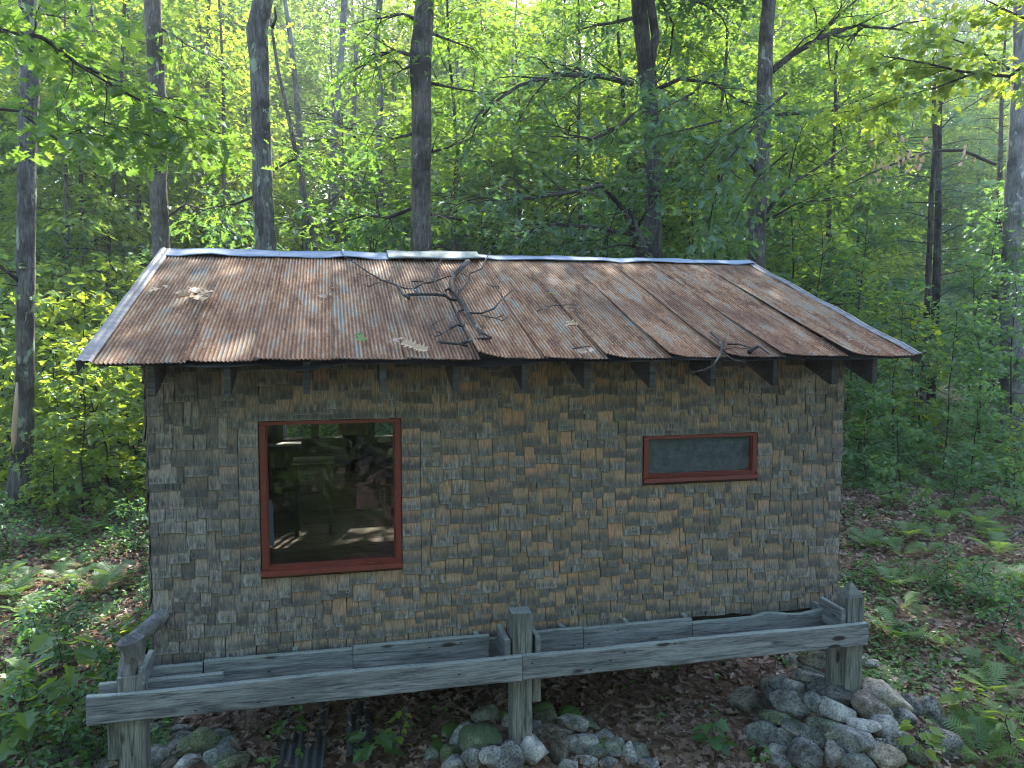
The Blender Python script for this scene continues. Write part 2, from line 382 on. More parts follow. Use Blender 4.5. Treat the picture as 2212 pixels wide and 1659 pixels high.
def paint_mat(name, c, c2, rough=0.5):
    m, nt, out = mat(name); tc = N(nt, 'ShaderNodeTexCoord')
    n1 = noise(nt, tc.outputs['Object'], 7, 6, 0.7); n2 = noise(nt, mapping(nt, tc.outputs['Object'], (60, 60, 60)), 1, 3)
    col = mixc(nt, ramp(nt, n1, [(0.4, g3(0)), (0.7, g3(0.7))]), c, c2)
    col = mixc(nt, ramp(nt, n2, [(0.68, g3(0)), (0.72, g3(0.6))]), col, (0.3, 0.22, 0.19))
    pbsdf(nt, out, col, rough, 0, bump(nt, n2, 0.2, 0.002), 0.35); return m
M_RED = paint_mat('worn_barn_red_paint', (0.155, 0.030, 0.022), (0.095, 0.022, 0.018))
M_WHITE = paint_mat('pale_board', (0.55, 0.52, 0.46), (0.42, 0.38, 0.32), 0.7)
M_BLUEGREY = paint_mat('blue_grey_cloth', (0.16, 0.24, 0.30), (0.10, 0.16, 0.22), 0.9)
M_YELLOW = paint_mat('faded_yellow_board', (0.30, 0.20, 0.03), (0.22, 0.14, 0.02), 0.7)
M_BLACK = paint_mat('black_iron', (0.012, 0.014, 0.014), (0.02, 0.022, 0.02), 0.5)
def glass_mat():
    m, nt, out = mat('window_glass')
    tr = N(nt, 'ShaderNodeBsdfTransparent'); tr.inputs[0].default_value = (0.90, 0.92, 0.93, 1)
    gl = N(nt, 'ShaderNodeBsdfGlossy'); gl.inputs['Roughness'].default_value = 0.01
    fr = N(nt, 'ShaderNodeLayerWeight'); fr.inputs[0].default_value = 0.5
    f = math_(nt, 'ADD', math_(nt, 'MULTIPLY', math_(nt, 'POWER', fr.outputs['Facing'], 4.0), 0.8), 0.024, True)
    mx = N(nt, 'ShaderNodeMixShader'); nt.links.new(f, mx.inputs[0]); nt.links.new(tr.outputs[0], mx.inputs[1]); nt.links.new(gl.outputs[0], mx.inputs[2])
    nt.links.new(mx.outputs[0], out.inputs[0]); return m
M_GLASS = glass_mat()
def sky_veil_mat():  # sky's grey-blue reflection put into the pane as a diffuse colour veil
    m = M_GLASS.copy(); m.name = 'sky_veil_window_glass'; nt = m.node_tree; out = [n for n in nt.nodes if n.type == 'OUTPUT_MATERIAL'][0]
    src = out.inputs[0].links[0].from_socket; d = N(nt, 'ShaderNodeBsdfDiffuse'); d.inputs[0].default_value = (0.16, 0.20, 0.23, 1)
    tc = N(nt, 'ShaderNodeTexCoord'); n_ = noise(nt, tc.outputs['Object'], 9, 5, .6)
    mx = N(nt, 'ShaderNodeMixShader'); nt.links.new(ramp(nt, n_, [(.3, g3(.16)), (.7, g3(.42))]), mx.inputs[0]); nt.links.new(src, mx.inputs[1]); nt.links.new(d.outputs[0], mx.inputs[2]); nt.links.new(mx.outputs[0], out.inputs[0]); return m
M_SKYVEIL = sky_veil_mat()

def rock_mat():
    m, nt, out = mat('field_stone')
    tc = N(nt, 'ShaderNodeTexCoord'); off, oi = combine_rand(nt, 51)
    v = mapping(nt, tc.outputs['Object'], (1, 1, 1), off)
    n1 = noise(nt, v, 9, 7, 0.7); n2 = noise(nt, v, 55, 5, 0.75); n3 = noise(nt, v, 4, 3, 0.5, 0.5)
    base = mixc(nt, 1.0, oi.outputs['Color'], ramp(nt, n1, [(0.34, g3(0.35)), (0.5, g3(0.9)), (0.66, g3(1.7))]), 'MULTIPLY')
    base = mixc(nt, 0.8, base, ramp(nt, n2, [(0.36, g3(0.4)), (0.62, g3(1.6))]), 'MULTIPLY')
    geo = N(nt, 'ShaderNodeNewGeometry'); sp = N(nt, 'ShaderNodeSeparateXYZ'); nt.links.new(geo.outputs['Normal'], sp.inputs[0])
    lich = math_(nt, 'MULTIPLY', ramp(nt, n3, [(0.5, g3(0)), (0.62, g3(1))]), ramp(nt, n2, [(0.42, g3(0)), (0.55, g3(0.7))]))
    base = mixc(nt, lich, base, (0.36, 0.37, 0.34))
    mo = math_(nt, 'MULTIPLY', oi.outputs['Alpha'], ramp(nt, math_(nt, 'ADD', math_(nt, 'MULTIPLY', sp.outputs['Z'], 0.35), n3), [(0.45, g3(0)), (0.62, g3(0.95))]))
    base = mixc(nt, mo, base, (0.075, 0.15, 0.03))
    pbsdf(nt, out, base, 0.9, 0, bump(nt, math_(nt, 'ADD', n1, math_(nt, 'MULTIPLY', n2, 0.5)), 1.0, 0.035), 0.2); return m
M_ROCK = rock_mat()

def ground_mat():
    m, nt, out = mat('forest_floor')
    pos = N(nt, 'ShaderNodeNewGeometry').outputs['Position']
    n1 = noise(nt, pos, 0.8, 5, 0.6); n2 = noise(nt, pos, 14, 6, 0.7)
    vo = N(nt, 'ShaderNodeTexVoronoi'); vo.inputs['Scale'].default_value = 17; nt.links.new(pos, vo.inputs['Vector'])
    c = ramp(nt, n2, [(0.3, (0.035, 0.022, 0.016)), (0.5, (0.085, 0.058, 0.042)), (0.7, (0.19, 0.14, 0.105))])
    hs = N(nt, 'ShaderNodeSeparateColor'); nt.links.new(vo.outputs['Color'], hs.inputs[0])
    c = mixc(nt, 0.55, c, ramp(nt, hs.outputs[0], [(0, (0.05, 0.03, 0.022)), (0.5, (0.14, 0.085, 0.055)), (1, (0.30, 0.21, 0.155))]))
    c = mixc(nt, ramp(nt, n1, [(0.56, g3(0)), (0.72, g3(0.6))]), c, (0.035, 0.06, 0.018))
    sy = N(nt, 'ShaderNodeSeparateXYZ'); nt.links.new(pos, sy.inputs[0])
    gm = math_(nt, 'ADD', math_(nt, 'DIVIDE', sy.outputs[1], 30.0), math_(nt, 'MULTIPLY', noise(nt, pos, 3, 6, 0.7), 0.5))
    c = mixc(nt, ramp(nt, gm, [(0.62, g3(0)), (0.8, g3(.85))]), c, ramp(nt, n2, [(0.3, (0.02, 0.05, 0.012)), (0.7, (0.07, 0.14, 0.03))]))
    pbsdf(nt, out, c, 0.95, 0, bump(nt, math_(nt, 'ADD', n2, vo.outputs['Distance']), 0.8, 0.03), 0.1); return m
M_GROUND = ground_mat()

# ------------------------------------------------------------------ ground
def axis(a, b, c, d, fine, ratio=1.16):
    v = list(np.arange(b, c + 1e-6, fine)); s = fine; x = c
    while x < d: s *= ratio; x += s; v.append(x)
    s = fine; x = b; lo = []
    while x > a: s *= ratio; x -= s; lo.append(x)
    return np.array(lo[::-1] + v)
gx = axis(-220, -7, 14, 240, 0.11); gy = axis(-60, -2.5, 13, 320, 0.11)
GX, GY = np.meshgrid(gx, gy); GZ = terrain(GX, GY)
near = np.exp(-((GX - 3) ** 2 + (GY - 4) ** 2) / 150)
GZ = GZ + near * 0.022 * RNG.standard_normal(GZ.shape)
nx, ny = len(gx), len(gy)
V = np.stack([GX, GY, GZ], -1).reshape(-1, 3)
i = np.arange(nx * ny).reshape(ny, nx)
F = np.stack([i[:-1, :-1], i[:-1, 1:], i[1:, 1:], i[1:, :-1]], -1).reshape(-1, 4)
b = MB(); b.V = [V]; b.n = len(V); b.L = [F.ravel()]; b.Z = [np.full(len(F), 4)]; b.M = [np.zeros(len(F))]; b.T = [np.zeros(len(V))]; b.C = [np.zeros((len(V), 3))]
tag(b.build('ground', M_GROUND, smooth=True), 'leaf-littered forest floor sloping up behind the shed', None, None, 'structure')

# ------------------------------------------------------------------ shed
EAVE_Y, EAVE_Z, RIDGE_Y, RIDGE_Z = -0.48, 2.352, 2.4524, 3.396
SL = math.hypot(RIDGE_Y - EAVE_Y, RIDGE_Z - EAVE_Z)
SD = np.array([0, (RIDGE_Y - EAVE_Y) / SL, (RIDGE_Z - EAVE_Z) / SL]); SN = np.array([0, -SD[2], SD[1]])
def roofpt(x, d, h=0.0):          # d from the eave up the front slope
    return np.array([x, EAVE_Y, EAVE_Z]) + SD * d + SN * h
def onRoof(px, py, h=0.0):
    d = ray(px, py); o = roofpt(0, 0, h); t = np.dot(o - CAM, SN) / np.dot(d, SN); return CAM + d * t
BACK = 4.9
shed = tag(empty('shed', (3, 2.4, 0)), 'small cedar-shingled shed with a rusty corrugated metal roof and two red-framed windows', 'shed')
def child(o, p): # parent keeping world position
    o.parent = p; o.matrix_parent_inverse = Matrix.Translation(p.location).inverted() if p.parent is None else Matrix.Identity(4)
    return o
def at_shed(o):
    o.parent = shed; o.location = Vector(o.location) - shed.location; return o
WIN = [(0.82, 1.90, 0.67, 1.855), (4.03, 5.11, 1.275, 1.642)]
b = MB()
T = 0.10
xs = [0, 0.82, 1.90, 4.03, 5.11, 6.0]
b.box(0, 0.82, 0, T, 0, 2.44); b.box(1.90, 4.03, 0, T, 0, 2.44); b.box(5.11, 6, 0, T, 0, 2.44)
b.box(0.82, 1.90, 0, T, 0, 0.67); b.box(0.82, 1.90, 0, T, 1.855, 2.44)
b.box(4.03, 5.11, 0, T, 0, 1.275); b.box(4.03, 5.11, 0, T, 1.642, 2.44)
wall = at_shed(b.build('wall', M_SHEATH)); wall['label'] = 'front wall covered in irregular weathered shingles'
def gable(x0, x1):
    zf = 2.44; pr = [(T, 0), (BACK - T, 0), (BACK - T, 2.44), (RIDGE_Y, 3.30), (T, 2.44)]
    V = [(x0, y, z) for y, z in pr] + [(x1, y, z) for y, z in pr]; n = 5
    F = [tuple(range(n))[::-1], tuple(range(n, 2 * n))] + [(i, (i + 1) % n, (i + 1) % n + n, i + n) for i in range(n)]
    q = MB(); q.add(V, F); return q
wl = at_shed(gable(0, 0.1).build('side_wall', M_SHEATH)); wr = at_shed(gable(5.9, 6.0).build('side_wall', M_SHEATH))
# back wall with three small windows
BW = [onY(608, 900, BACK)[0], onY(676, 900, BACK)[0], onY(684, 900, BACK)[0], onY(744, 900, BACK)[0], onY(804, 900, BACK)[0], onY(930, 900, BACK)[0]]
zb = onY(650, 950, BACK)[2]; zt_ = 2.3
b = MB(); prev = 0.0
for k in range(3):
    b.box(prev, BW[2 * k], BACK - T, BACK, 0, 2.44); b.box(BW[2 * k], BW[2 * k + 1], BACK - T, BACK, 0, zb); b.box(BW[2 * k], BW[2 * k + 1], BACK - T, BACK, zt_, 2.44); prev = BW[2 * k + 1]
b.box(prev, 6, BACK - T, BACK, 0, 2.44)
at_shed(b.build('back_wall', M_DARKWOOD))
b = MB(); b.box(0.1, 5.9, 0.1, BACK - 0.1, -0.12, 0.06); at_shed(b.build('floor', M_FLOOR))
b = MB(); b.box(0, 6, 0, 0.14, -0.16, -0.002); b.box(0, 6, BACK - 0.14, BACK, -0.16, -0.002)
for xx in np.arange(0.3, 6, 0.6): b.box(xx, xx + 0.05, 0.142, BACK - 0.142, -0.30, -0.122)
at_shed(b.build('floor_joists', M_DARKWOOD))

# --- shingles
SH = []     # (x0,x1,zbutt,exposure,tone,col)
rg = np.random.default_rng(3)
def blocked(x0, x1, z0, z1):
    for (a, c, d, e) in WIN:
        if x1 > a - 0.055 and x0 < c + 0.055 and z1 > d - 0.03 and z0 < e + 0.03: return True
    return False
def fill_row(x0, x1, z, ex, jit, wmin=0.065, wmax=0.20, first=None):
    x = x0
    while x < x1 - 0.02:
        w_ = float(np.clip(rg.gamma(7, 0.0165), wmin - .01, wmax))
        if x + w_ > x1 - 0.05: w_ = x1 - x
        zj = z + rg.normal(0, jit) - (ex * .45 if rg.random() < .09 and z > .2 else 0)
        SH.append([x + 0.0015 + rg.random() * 0.002, x + w_ - 0.0015 - rg.random() * 0.003, zj, ex, rg.random()])
        x += w_
z = 0.0; row = 0
while z < 2.42:
    ex = 0.098 if z < 0.7 else (0.108 if z < 1.6 else 0.120)
    ex *= rg.uniform(0.92, 1.08)
    jit = 0.009 if z < 0.05 else (0.024 if z < 1.5 else 0.030)
    zt = z + ex
    segs = [(0.0, 6.0)]
    def cut(sg, a, c):
        o_ = []
        for (s0, s1) in sg:
            if c <= s0 or a >= s1: o_.append((s0, s1))
            else:
                if a - s0 > 0.03: o_.append((s0, a))
                if s1 - c > 0.03: o_.append((c, s1))
        return o_
    for wi, (a, c, d, e) in enumerate(WIN):
        pad = 0.015
        if z < e - 0.03 and z + ex * 0.8 > d - 0.035:
            # a single regular column each side of the window
            cw = 0.155
            segs = cut(segs, a - pad - cw, c + pad + cw)
            for (q0, q1) in ((a - pad - cw, a - pad), (c + pad, c + pad + cw)):
                if q0 > 0.02: SH.append([q0 + 0.002, q1 - 0.002, z + rg.normal(0, 0.004), ex, rg.random()])
        else:
            pass
    for (s0, s1) in segs: fill_row(s0, s1, z, ex, jit)
    z = zt; row += 1
for (a, c, d, e) in WIN:
    nb_ = len(SH); fill_row(a - .04, c + .04, e + .033, .10, 0.0); SH[nb_:] = [[s_[0], s_[1], s_[2], s_[3], s_[4]] for s_ in SH[nb_:]]
def shingle_geo(mb, x0, x1, z, ex, tone, yo=0.0, tilt=0.0, sink=0.0):
    for (a, c, d, e) in WIN:
        if x1 > a - 0.012 and x0 < c + 0.012 and e - 0.12 < z < e + 0.075: z = e + 0.032 + 0.004 * tone
    L = ex * 2.5; top = z + L
    for (a, c, d, e) in WIN:          # do not run up over a window
        if x1 > a - 0.01 and x0 < c + 0.01 and z < d and top > d - 0.045: top = max(z + 0.05, d - 0.045)
    if top > 2.43: top = 2.43
    if z >= 2.40: return
    yb = -0.031 + yo; tb = 0.014; yt = -0.006 + yo * 0.4
    dz = tilt * (x1 - x0); w_ = x1 - x0; e_ = min(0.006, w_ * 0.1)
    X = [x0, x0 + e_, x1 - e_, x1]; V = []; C = []
    def vv(zz): return (zz - z) / ex
    for zz, yy, rr in ((z, yb + 0.004, 0), (z + 0.004, yb, 0), (z + (top - z) * 0.5, (yb + yt) / 2, 0), (top, yt, 0)):
        for k_, xx in enumerate(X):
            yy2 = yy + (0.0015 if k_ in (0, 3) else 0)
            zz2 = zz + (dz * (xx - x0) / w_ if zz < z + 0.01 else 0)
            V.append((xx, yy2, zz2)); C.append((xx - x0, vv(zz), 0.0 if k_ in (0, 3) else 1.0))
    n0 = len(V)
    for xx in (x0, x1):
        V.append((xx, yb + tb + 0.006, z)); C.append((xx - x0, 0, 1)); V.append((xx, yt + 0.006, top)); C.append((xx - x0, 1, 1))
    F = []
    for r_ in range(3):
        for k_ in range(3): q = r_ * 4 + k_; F.append((q, q + 1, q + 5, q + 4))
    F.append((n0, n0 + 2, 3, 2, 1, 0)); F.append((n0, 0, 4, 8, 12, n0 + 1)); F.append((3, n0 + 2, n0 + 3, 15, 11, 7))
    mb.add(V, F, 0, tone, C)
rg2 = np.random.default_rng(5)
vis = [s for s in SH if s[2] < 2.32]
area = lambda s: (s[1] - s[0]) * s[3]
order = sorted(range(len(SH)), key=lambda k: -(area(SH[k]) if SH[k][2] < 2.2 else 0))
single = set(order[:296]); rest = MB()
for k, s in enumerate(SH):
    yo = rg2.normal(0, 0.0012); ti = rg2.normal(0, 0.018) if s[2] < 1.7 else rg2.normal(0, 0.04)
    if k in single:
        q = MB(); shingle_geo(q, 0 - (s[1] - s[0]) / 2, (s[1] - s[0]) / 2, s[2], s[3], s[4], yo, ti)
        if q.n == 0: continue
        xm = (s[0] + s[1]) / 2
        # rebuild in true place so window clipping applies
        q = MB(); shingle_geo(q, s[0], s[1], s[2], s[3], s[4], yo, ti)
        if q.n == 0: continue
        o = q.build('shingle', M_SHINGLE, wall); o.location = -Vector(shed.location) - Vector(wall.location)
    else: shingle_geo(rest, s[0], s[1], s[2], s[3], s[4], yo, ti)
o = rest.build('shingle', M_SHINGLE, wall); o['kind'] = 'stuff'; o.location = -Vector(shed.location) - Vector(wall.location)
for o in wall.children: o.location = -(Vector(shed.location) + Vector(wall.location))
# side shingles (seen edge-on along both front corners), flaring away from the wall
for sx, wside in ((-1, wl), (1, wr)):
    q = MB(); z = 0.0
    while z < 3.1:
        ex = 0.11; y = 0.0
        while y < BACK:
            w_ = rg.uniform(0.09, 0.2); y1 = min(y + w_, BACK)
            zlim = 2.44 + 0.352 * min((y + y1) / 2, BACK - (y + y1) / 2)
            if z < zlim - 0.05:
                zj = z + rg.normal(0, 0.012); top = min(zj + 2 * ex, zlim); fl = rg.uniform(0.02, 0.045)
                xo = 6.0 if sx > 0 else 0.0; X = [xo + sx * 0.003, xo + sx * fl]
                V = [(xo + sx * (fl - 0.012), y + .002, zj), (xo + sx * fl, y + .002, zj), (xo + sx * fl, y1 - .002, zj), (xo + sx * (fl - 0.012), y1 - .002, zj),
                     (xo + sx * 0.002, y + .002, top), (xo + sx * 0.007, y + .002, top), (xo + sx * 0.007, y1 - .002, top), (xo + sx * 0.002, y1 - .002, top)]
                C = [(yy - y, (zz - zj) / ex, 1) for (_, yy, zz) in V]
                q.add(V, [(0, 1, 2, 3), (4, 7, 6, 5), (0, 4, 5, 1), (1, 5, 6, 2), (2, 6, 7, 3), (3, 7, 4, 0)], 0, rg.random(), C)
            y = y1
        z += ex
    o = q.build('shingle', M_SHINGLE, wside); o['kind'] = 'stuff'
# vertical corner strip boards
# --- windows
def window(x0, x1, z0, z1, label, fw, sillh):
    e = MB()
    e.box(x0 - fw * .2, x0 + fw, -0.035, 0.07, z0 + sillh, z1)          # left jamb
    e.box(x1 - fw, x1 + fw * .2, -0.035, 0.07, z0 + sillh, z1)
    e.box(x0 - fw * .2, x1 + fw * .2, -0.028, 0.068, z1 + 0.0005, z1 + 0.028)
    fr = at_shed(e.build('window', M_RED)); fr['label'] = label
    s_ = MB()
    V = [(x0 - fw * .35, -0.060, z0 - 0.012), (x1 + fw * .35, -0.060, z0 - 0.012), (x1 + fw * .35, 0.07, z0 - 0.012), (x0 - fw * .35, 0.07, z0 - 0.012),
         (x0 - fw * .35, -0.055, z0 + sillh * 0.45), (x1 + fw * .35, -0.055, z0 + sillh * 0.45), (x1 + fw * .35, -0.02, z0 + sillh * 0.62), (x0 - fw * .35, -0.02, z0 + sillh * 0.62),
         (x0 - fw * .3, -0.02, z0 + sillh - 0.001), (x1 + fw * .3, -0.02, z0 + sillh - 0.001), (x1 + fw * .3, 0.07, z0 + sillh - 0.001), (x0 - fw * .3, 0.07, z0 + sillh - 0.001)]
    s_.add(V, [(3, 2, 1, 0), (0, 1, 5, 4), (4, 5, 6, 7), (7, 6, 9, 8), (8, 9, 10, 11), (2, 3, 11, 10), (1, 2, 10, 9, 6, 5), (3, 0, 4, 7, 8, 11)])
    si = s_.build('sill', M_RED, fr)
    i_ = MB(); a = fw + 0.012   # inner sash bead
    i_.box(x0 + fw + .001, x0 + a, -0.018, 0.03, z0 + sillh + .001, z1 - .001); i_.box(x1 - a, x1 - fw - .001, -0.018, 0.03, z0 + sillh + .001, z1 - .001)
    i_.box(x0 + a + .001, x1 - a - .001, -0.018, 0.03, z0 + sillh + .001, z0 + sillh + .013)
    be = i_.build('sash', M_RED, fr)
    p_ = MB(); p_.box(x0 + fw + .002, x1 - fw - .002, 0.006, 0.010, z0 + sillh + .002, z1 - .0015)
    pa = p_.build('pane', M_SKYVEIL if x0 > 3 else M_GLASS, fr)
window(*WIN[0][:4], 'large square red-framed picture window', 0.038, 0.055)
window(*WIN[1][:4], 'low wide red-framed window', 0.036, 0.045)
for k in range(3):
    x0, x1 = BW[2 * k], BW[2 * k + 1]; e = MB()
    e.box(x0, x0 + .03, BACK - .12, BACK + .02, zb + .03, zt_ - .03); e.box(x1 - .03, x1, BACK - .12, BACK + .02, zb + .03, zt_ - .03)
    e.box(x0, x1, BACK - .13, BACK + .02, zb, zb + .029); e.box(x0, x1, BACK - .12, BACK + .02, zt_ - .029, zt_)
    fr = at_shed(e.build('window', M_DARKWOOD)); fr['label'] = 'small rear window seen through the picture window'
    p_ = MB(); p_.box(x0 + .031, x1 - .031, BACK - .05, BACK - .046, zb + .03, zt_ - .03); pa = p_.build('pane', M_GLASS, fr)

# --- roof: one object per corrugated sheet
roof = at_shed(empty('roof')); roof.parent = shed; roof.location = (0, 0, 0)
SEAM = [-0.275, 0.36, 0.845, 1.395, 1.93, 2.47, 3.0, 3.51, 4.05, 4.56, 5.07, 5.69, 6.375]
PW = 0.0305; AMP = 0.0068
rs = np.random.default_rng(21)
LIFT = [0, .010, .016, .006, .010, .050, .008, .026, .028, .018, .022, .045, .012]
def sheet(x0, x1, idx, front=True):
    sg = 6; n = int((x1 - x0 + 0.03) / PW * sg); m = 22
    U = np.linspace(0, 1, n + 1); Dd = np.linspace(0, 1, m + 1)
    xx = x0 - 0.018 + U * (x1 - x0 + 0.036)
    ext = rs.uniform(-0.012, 0.02)
    lift = LIFT[idx] if front else 0.01
    ph = rs.random() * 6; skew = rs.normal(0, 0.006)
    X, Dm = np.meshgrid(xx, Dd); Ug = (X - x0) / (x1 - x0)
    edge = ext + 0.012 * np.sin(Ug * 4 + ph) + 0.004 * np.sin(Ug * 17 + ph)
    d = -edge * (1 - Dm) + Dm * (SL - 0.005)
    wave = np.cos(2 * math.pi * X / PW)
    s = (1 - Dm)
    h = 0.030 + AMP * wave + lift * np.clip(1 - Ug * 1.9, 0, 1) ** 2 * s ** 2.2 + 0.007 * np.clip(1 - Ug * 12, 0, 1) \
        + 0.010 * np.sin(Ug * 3.1 + ph) * s ** 3 + 0.004 * np.sin(Dm * 9 + ph)
    h = h + 0.0016 * (idx % 2)
    X = X + skew * s
    if front: P = np.array([0, EAVE_Y, EAVE_Z]) + d[..., None] * SD + h[..., None] * SN; 
    else:
        SD2 = np.array([0, -SD[1], SD[2]]); SN2 = np.array([0, SD[2], SD[1]])
        P = np.array([0, 2 * RIDGE_Y - EAVE_Y, EAVE_Z]) + d[..., None] * SD2 + h[..., None] * SN2
    P[..., 0] += X
    mb = MB(); i = np.arange((n + 1) * (m + 1)).reshape(m + 1, n + 1)
    F = np.stack([i[:-1, :-1], i[:-1, 1:], i[1:, 1:], i[1:, :-1]], -1).reshape(-1, 4)
    if not front: F = F[:, ::-1]
    mb.V = [P.reshape(-1, 3)]; mb.n = P.size // 3; mb.L = [F.ravel()]; mb.Z = [np.full(len(F), 4)]; mb.M = [np.zeros(len(F))]
    mb.T = [(0.5 + 0.5 * wave).ravel()]; mb.C = [np.zeros((mb.n, 3))]
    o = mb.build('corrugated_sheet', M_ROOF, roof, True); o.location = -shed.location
    return o
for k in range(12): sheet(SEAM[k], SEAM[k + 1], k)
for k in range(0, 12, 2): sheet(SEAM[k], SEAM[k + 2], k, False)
# ridge cap: two bent metal lengths and a short board
def cap(x0, x1, w_, h0, name, m_, lab, th=0.004, thick=False):
    q = MB(); n = 14
    for i_ in range(n):
        pass
    xs_ = np.linspace(x0, x1, n + 1); prof = [(-w_, 0), (-w_ * 0.97, 0.006), (-w_ * .5, 0.004), (-0.02, 0.006), (0.0, 0.012), (0.02, 0.006), (w_, 0)]
    V = []
    for x in xs_:
        wob = 0.006 * math.sin(x * 5.1) + 0.004 * math.sin(x * 13)
        for (a, hh) in prof:
            sdv = SD if a <= 0 else np.array([0, -SD[1], SD[2]]); nn = SN if a <= 0 else np.array([0, SD[2], SD[1]])
            P = np.array([x, RIDGE_Y, RIDGE_Z]) - sdv * abs(a) + nn * (h0 + hh + (0.01 * abs(a) / w_ * (1 + math.sin(x * 9)) if abs(a) > w_ * .9 else 0)) + np.array([0, 0, wob])
            V.append(P)
    k = len(prof); F = [(i_ * k + j, (i_ + 1) * k + j, (i_ + 1) * k + j + 1, i_ * k + j + 1) for i_ in range(n) for j in range(k - 1)]
    q.add(V, [f[::-1] for f in F]); o = q.build(name, m_, roof); o.location = -shed.location; o['label'] = lab
    sol = o.modifiers.new('thickness', 'SOLIDIFY'); sol.thickness = th; sol.offset = -1
cap(-0.30, 2.02, 0.25, 0.040, 'ridge_cap', M_CAP, 'bluish metal ridge cap, left length')
cap(2.98, 6.40, 0.16, 0.040, 'ridge_cap', M_CAP, 'bluish metal ridge cap, right length')
cap(1.99, 3.00, 0.275, 0.052, 'ridge_board', M_DECK, 'grey weathered board laid over the ridge', 0.02)
# rake edge metal
for x0, x1 in ((-0.335, -0.235), (6.335, 6.42)):
    q = MB(); n = 12; V = []
    for i_ in range(n + 1):
        d_ = -0.02 + (SL + 0.02) * i_ / n; wv = 0.006 * math.sin(i_ * 1.7)
        for (xx, hh) in ((x0, -0.05), (x0, 0.048), (x0 + 0.03, 0.056), ((x0 + x1) / 2, 0.046), (x1 - 0.02, 0.050), (x1, 0.040)) if x0 < 0 else ((x0, 0.040), (x0 + 0.02, 0.05), ((x0 + x1) / 2, 0.046), (x1 - 0.03, 0.056), (x1, 0.048), (x1, -0.05)):
            V.append(roofpt(xx + wv * 0.5, d_, hh + wv))
    q.add(V, [(i_ * 6 + j, (i_) * 6 + j + 1, (i_ + 1) * 6 + j + 1, (i_ + 1) * 6 + j) for i_ in range(n) for j in range(5)])
    o = q.build('edge_trim', M_TRIMMETAL, roof); o.location = -shed.location
# roof deck boards below the sheets and sagging tar paper along the eave
q = MB()
for dd in np.arange(0.10, SL - 0.1, 0.55):
    V = [roofpt(x, d_, h_) for x in (-0.24, 6.34) for d_, h_ in ((dd, -0.012), (dd + 0.1, -0.012), (dd + 0.1, 0.008), (dd, 0.008))]
    q.add(V, [(0, 1, 2, 3), (4, 7, 6, 5), (0, 4, 5, 1), (1, 5, 6, 2), (2, 6, 7, 3), (3, 7, 4, 0)])
o = q.build('purlins', M_DARKWOOD, roof); o.location = -shed.location
q = MB(); V = []
tpx = np.linspace(-0.2, 6.3, 90)
for x in tpx:
    sag = 0.012 + 0.010 * math.sin(x * 3) ** 2
    if 0.85 < x < 1.45: sag += 0.055 * math.sin((x - 0.85) / 0.60 * math.pi) ** 1.3
    if 1.95 < x < 3.0: sag += 0.035 * math.sin((x - 1.95) / 1.05 * math.pi)
    if 0.3 < x < 0.85: sag += 0.012 * math.sin((x - 0.3) / 0.55 * math.pi)
    V += [roofpt(x, 0.5, 0.012), roofpt(x, 0.1, 0.010 - sag * 0.3), roofpt(x, 0.0 - 0.002, 0.014 - sag), roofpt(x, -0.004, 0.018 - sag)]
q.add(V, [(i_ * 4 + j, (i_ + 1) * 4 + j, (i_ + 1) * 4 + j + 1, i_ * 4 + j + 1) for i_ in range(len(tpx) - 1) for j in range(3)])
o = q.build('tar_paper', M_TAR, roof, True); o.location = -shed.location
o.modifiers.new('t', 'SOLIDIFY').thickness = 0.004
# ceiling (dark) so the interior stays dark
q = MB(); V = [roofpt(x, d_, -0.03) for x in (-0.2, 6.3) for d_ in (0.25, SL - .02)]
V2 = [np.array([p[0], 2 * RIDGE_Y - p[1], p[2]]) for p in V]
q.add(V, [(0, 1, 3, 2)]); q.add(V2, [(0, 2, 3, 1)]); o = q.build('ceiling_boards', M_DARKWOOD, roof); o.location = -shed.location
# rafter tails
RX = [0.10, 0.61, 1.165, 1.725, 2.28, 2.83, 3.34, 3.90, 4.44, 5.02, 5.585, 5.985]
for k, x in enumerate(RX):
    q = MB(); th = 0.048; y0 = -0.43; y1 = 0.02
    slope = (RIDGE_Z - EAVE_Z) / (RIDGE_Y - EAVE_Y)
    zt0 = EAVE_Z + slope * (y0 - EAVE_Y) - 0.005; dep = 0.235
    pr = [(y0, zt0), (y0, zt0 - dep + 0.0), (y0 + 0.03, zt0 - dep + 0.0), (y1 + .08, zt0 + slope * (y1 + .08 - y0) - dep), (y1 + .08, zt0 + slope * (y1 + .08 - y0))]
    n = 5; V = [(x, y, z_) for y, z_ in pr] + [(x + th, y, z_) for y, z_ in pr]
    V = [(a - x, b_ - y0, c_ - zt0) for a, b_, c_ in V]
    q.add(V, [tuple(range(n)), tuple(range(n, 2 * n))[::-1]] + [(i_ + n, (i_ + 1) % n + n, (i_ + 1) % n, i_) for i_ in range(n)])
    o = q.build('rafter', M_RAFT, roof); o.location = Vector((x, y0, zt0)) - shed.location

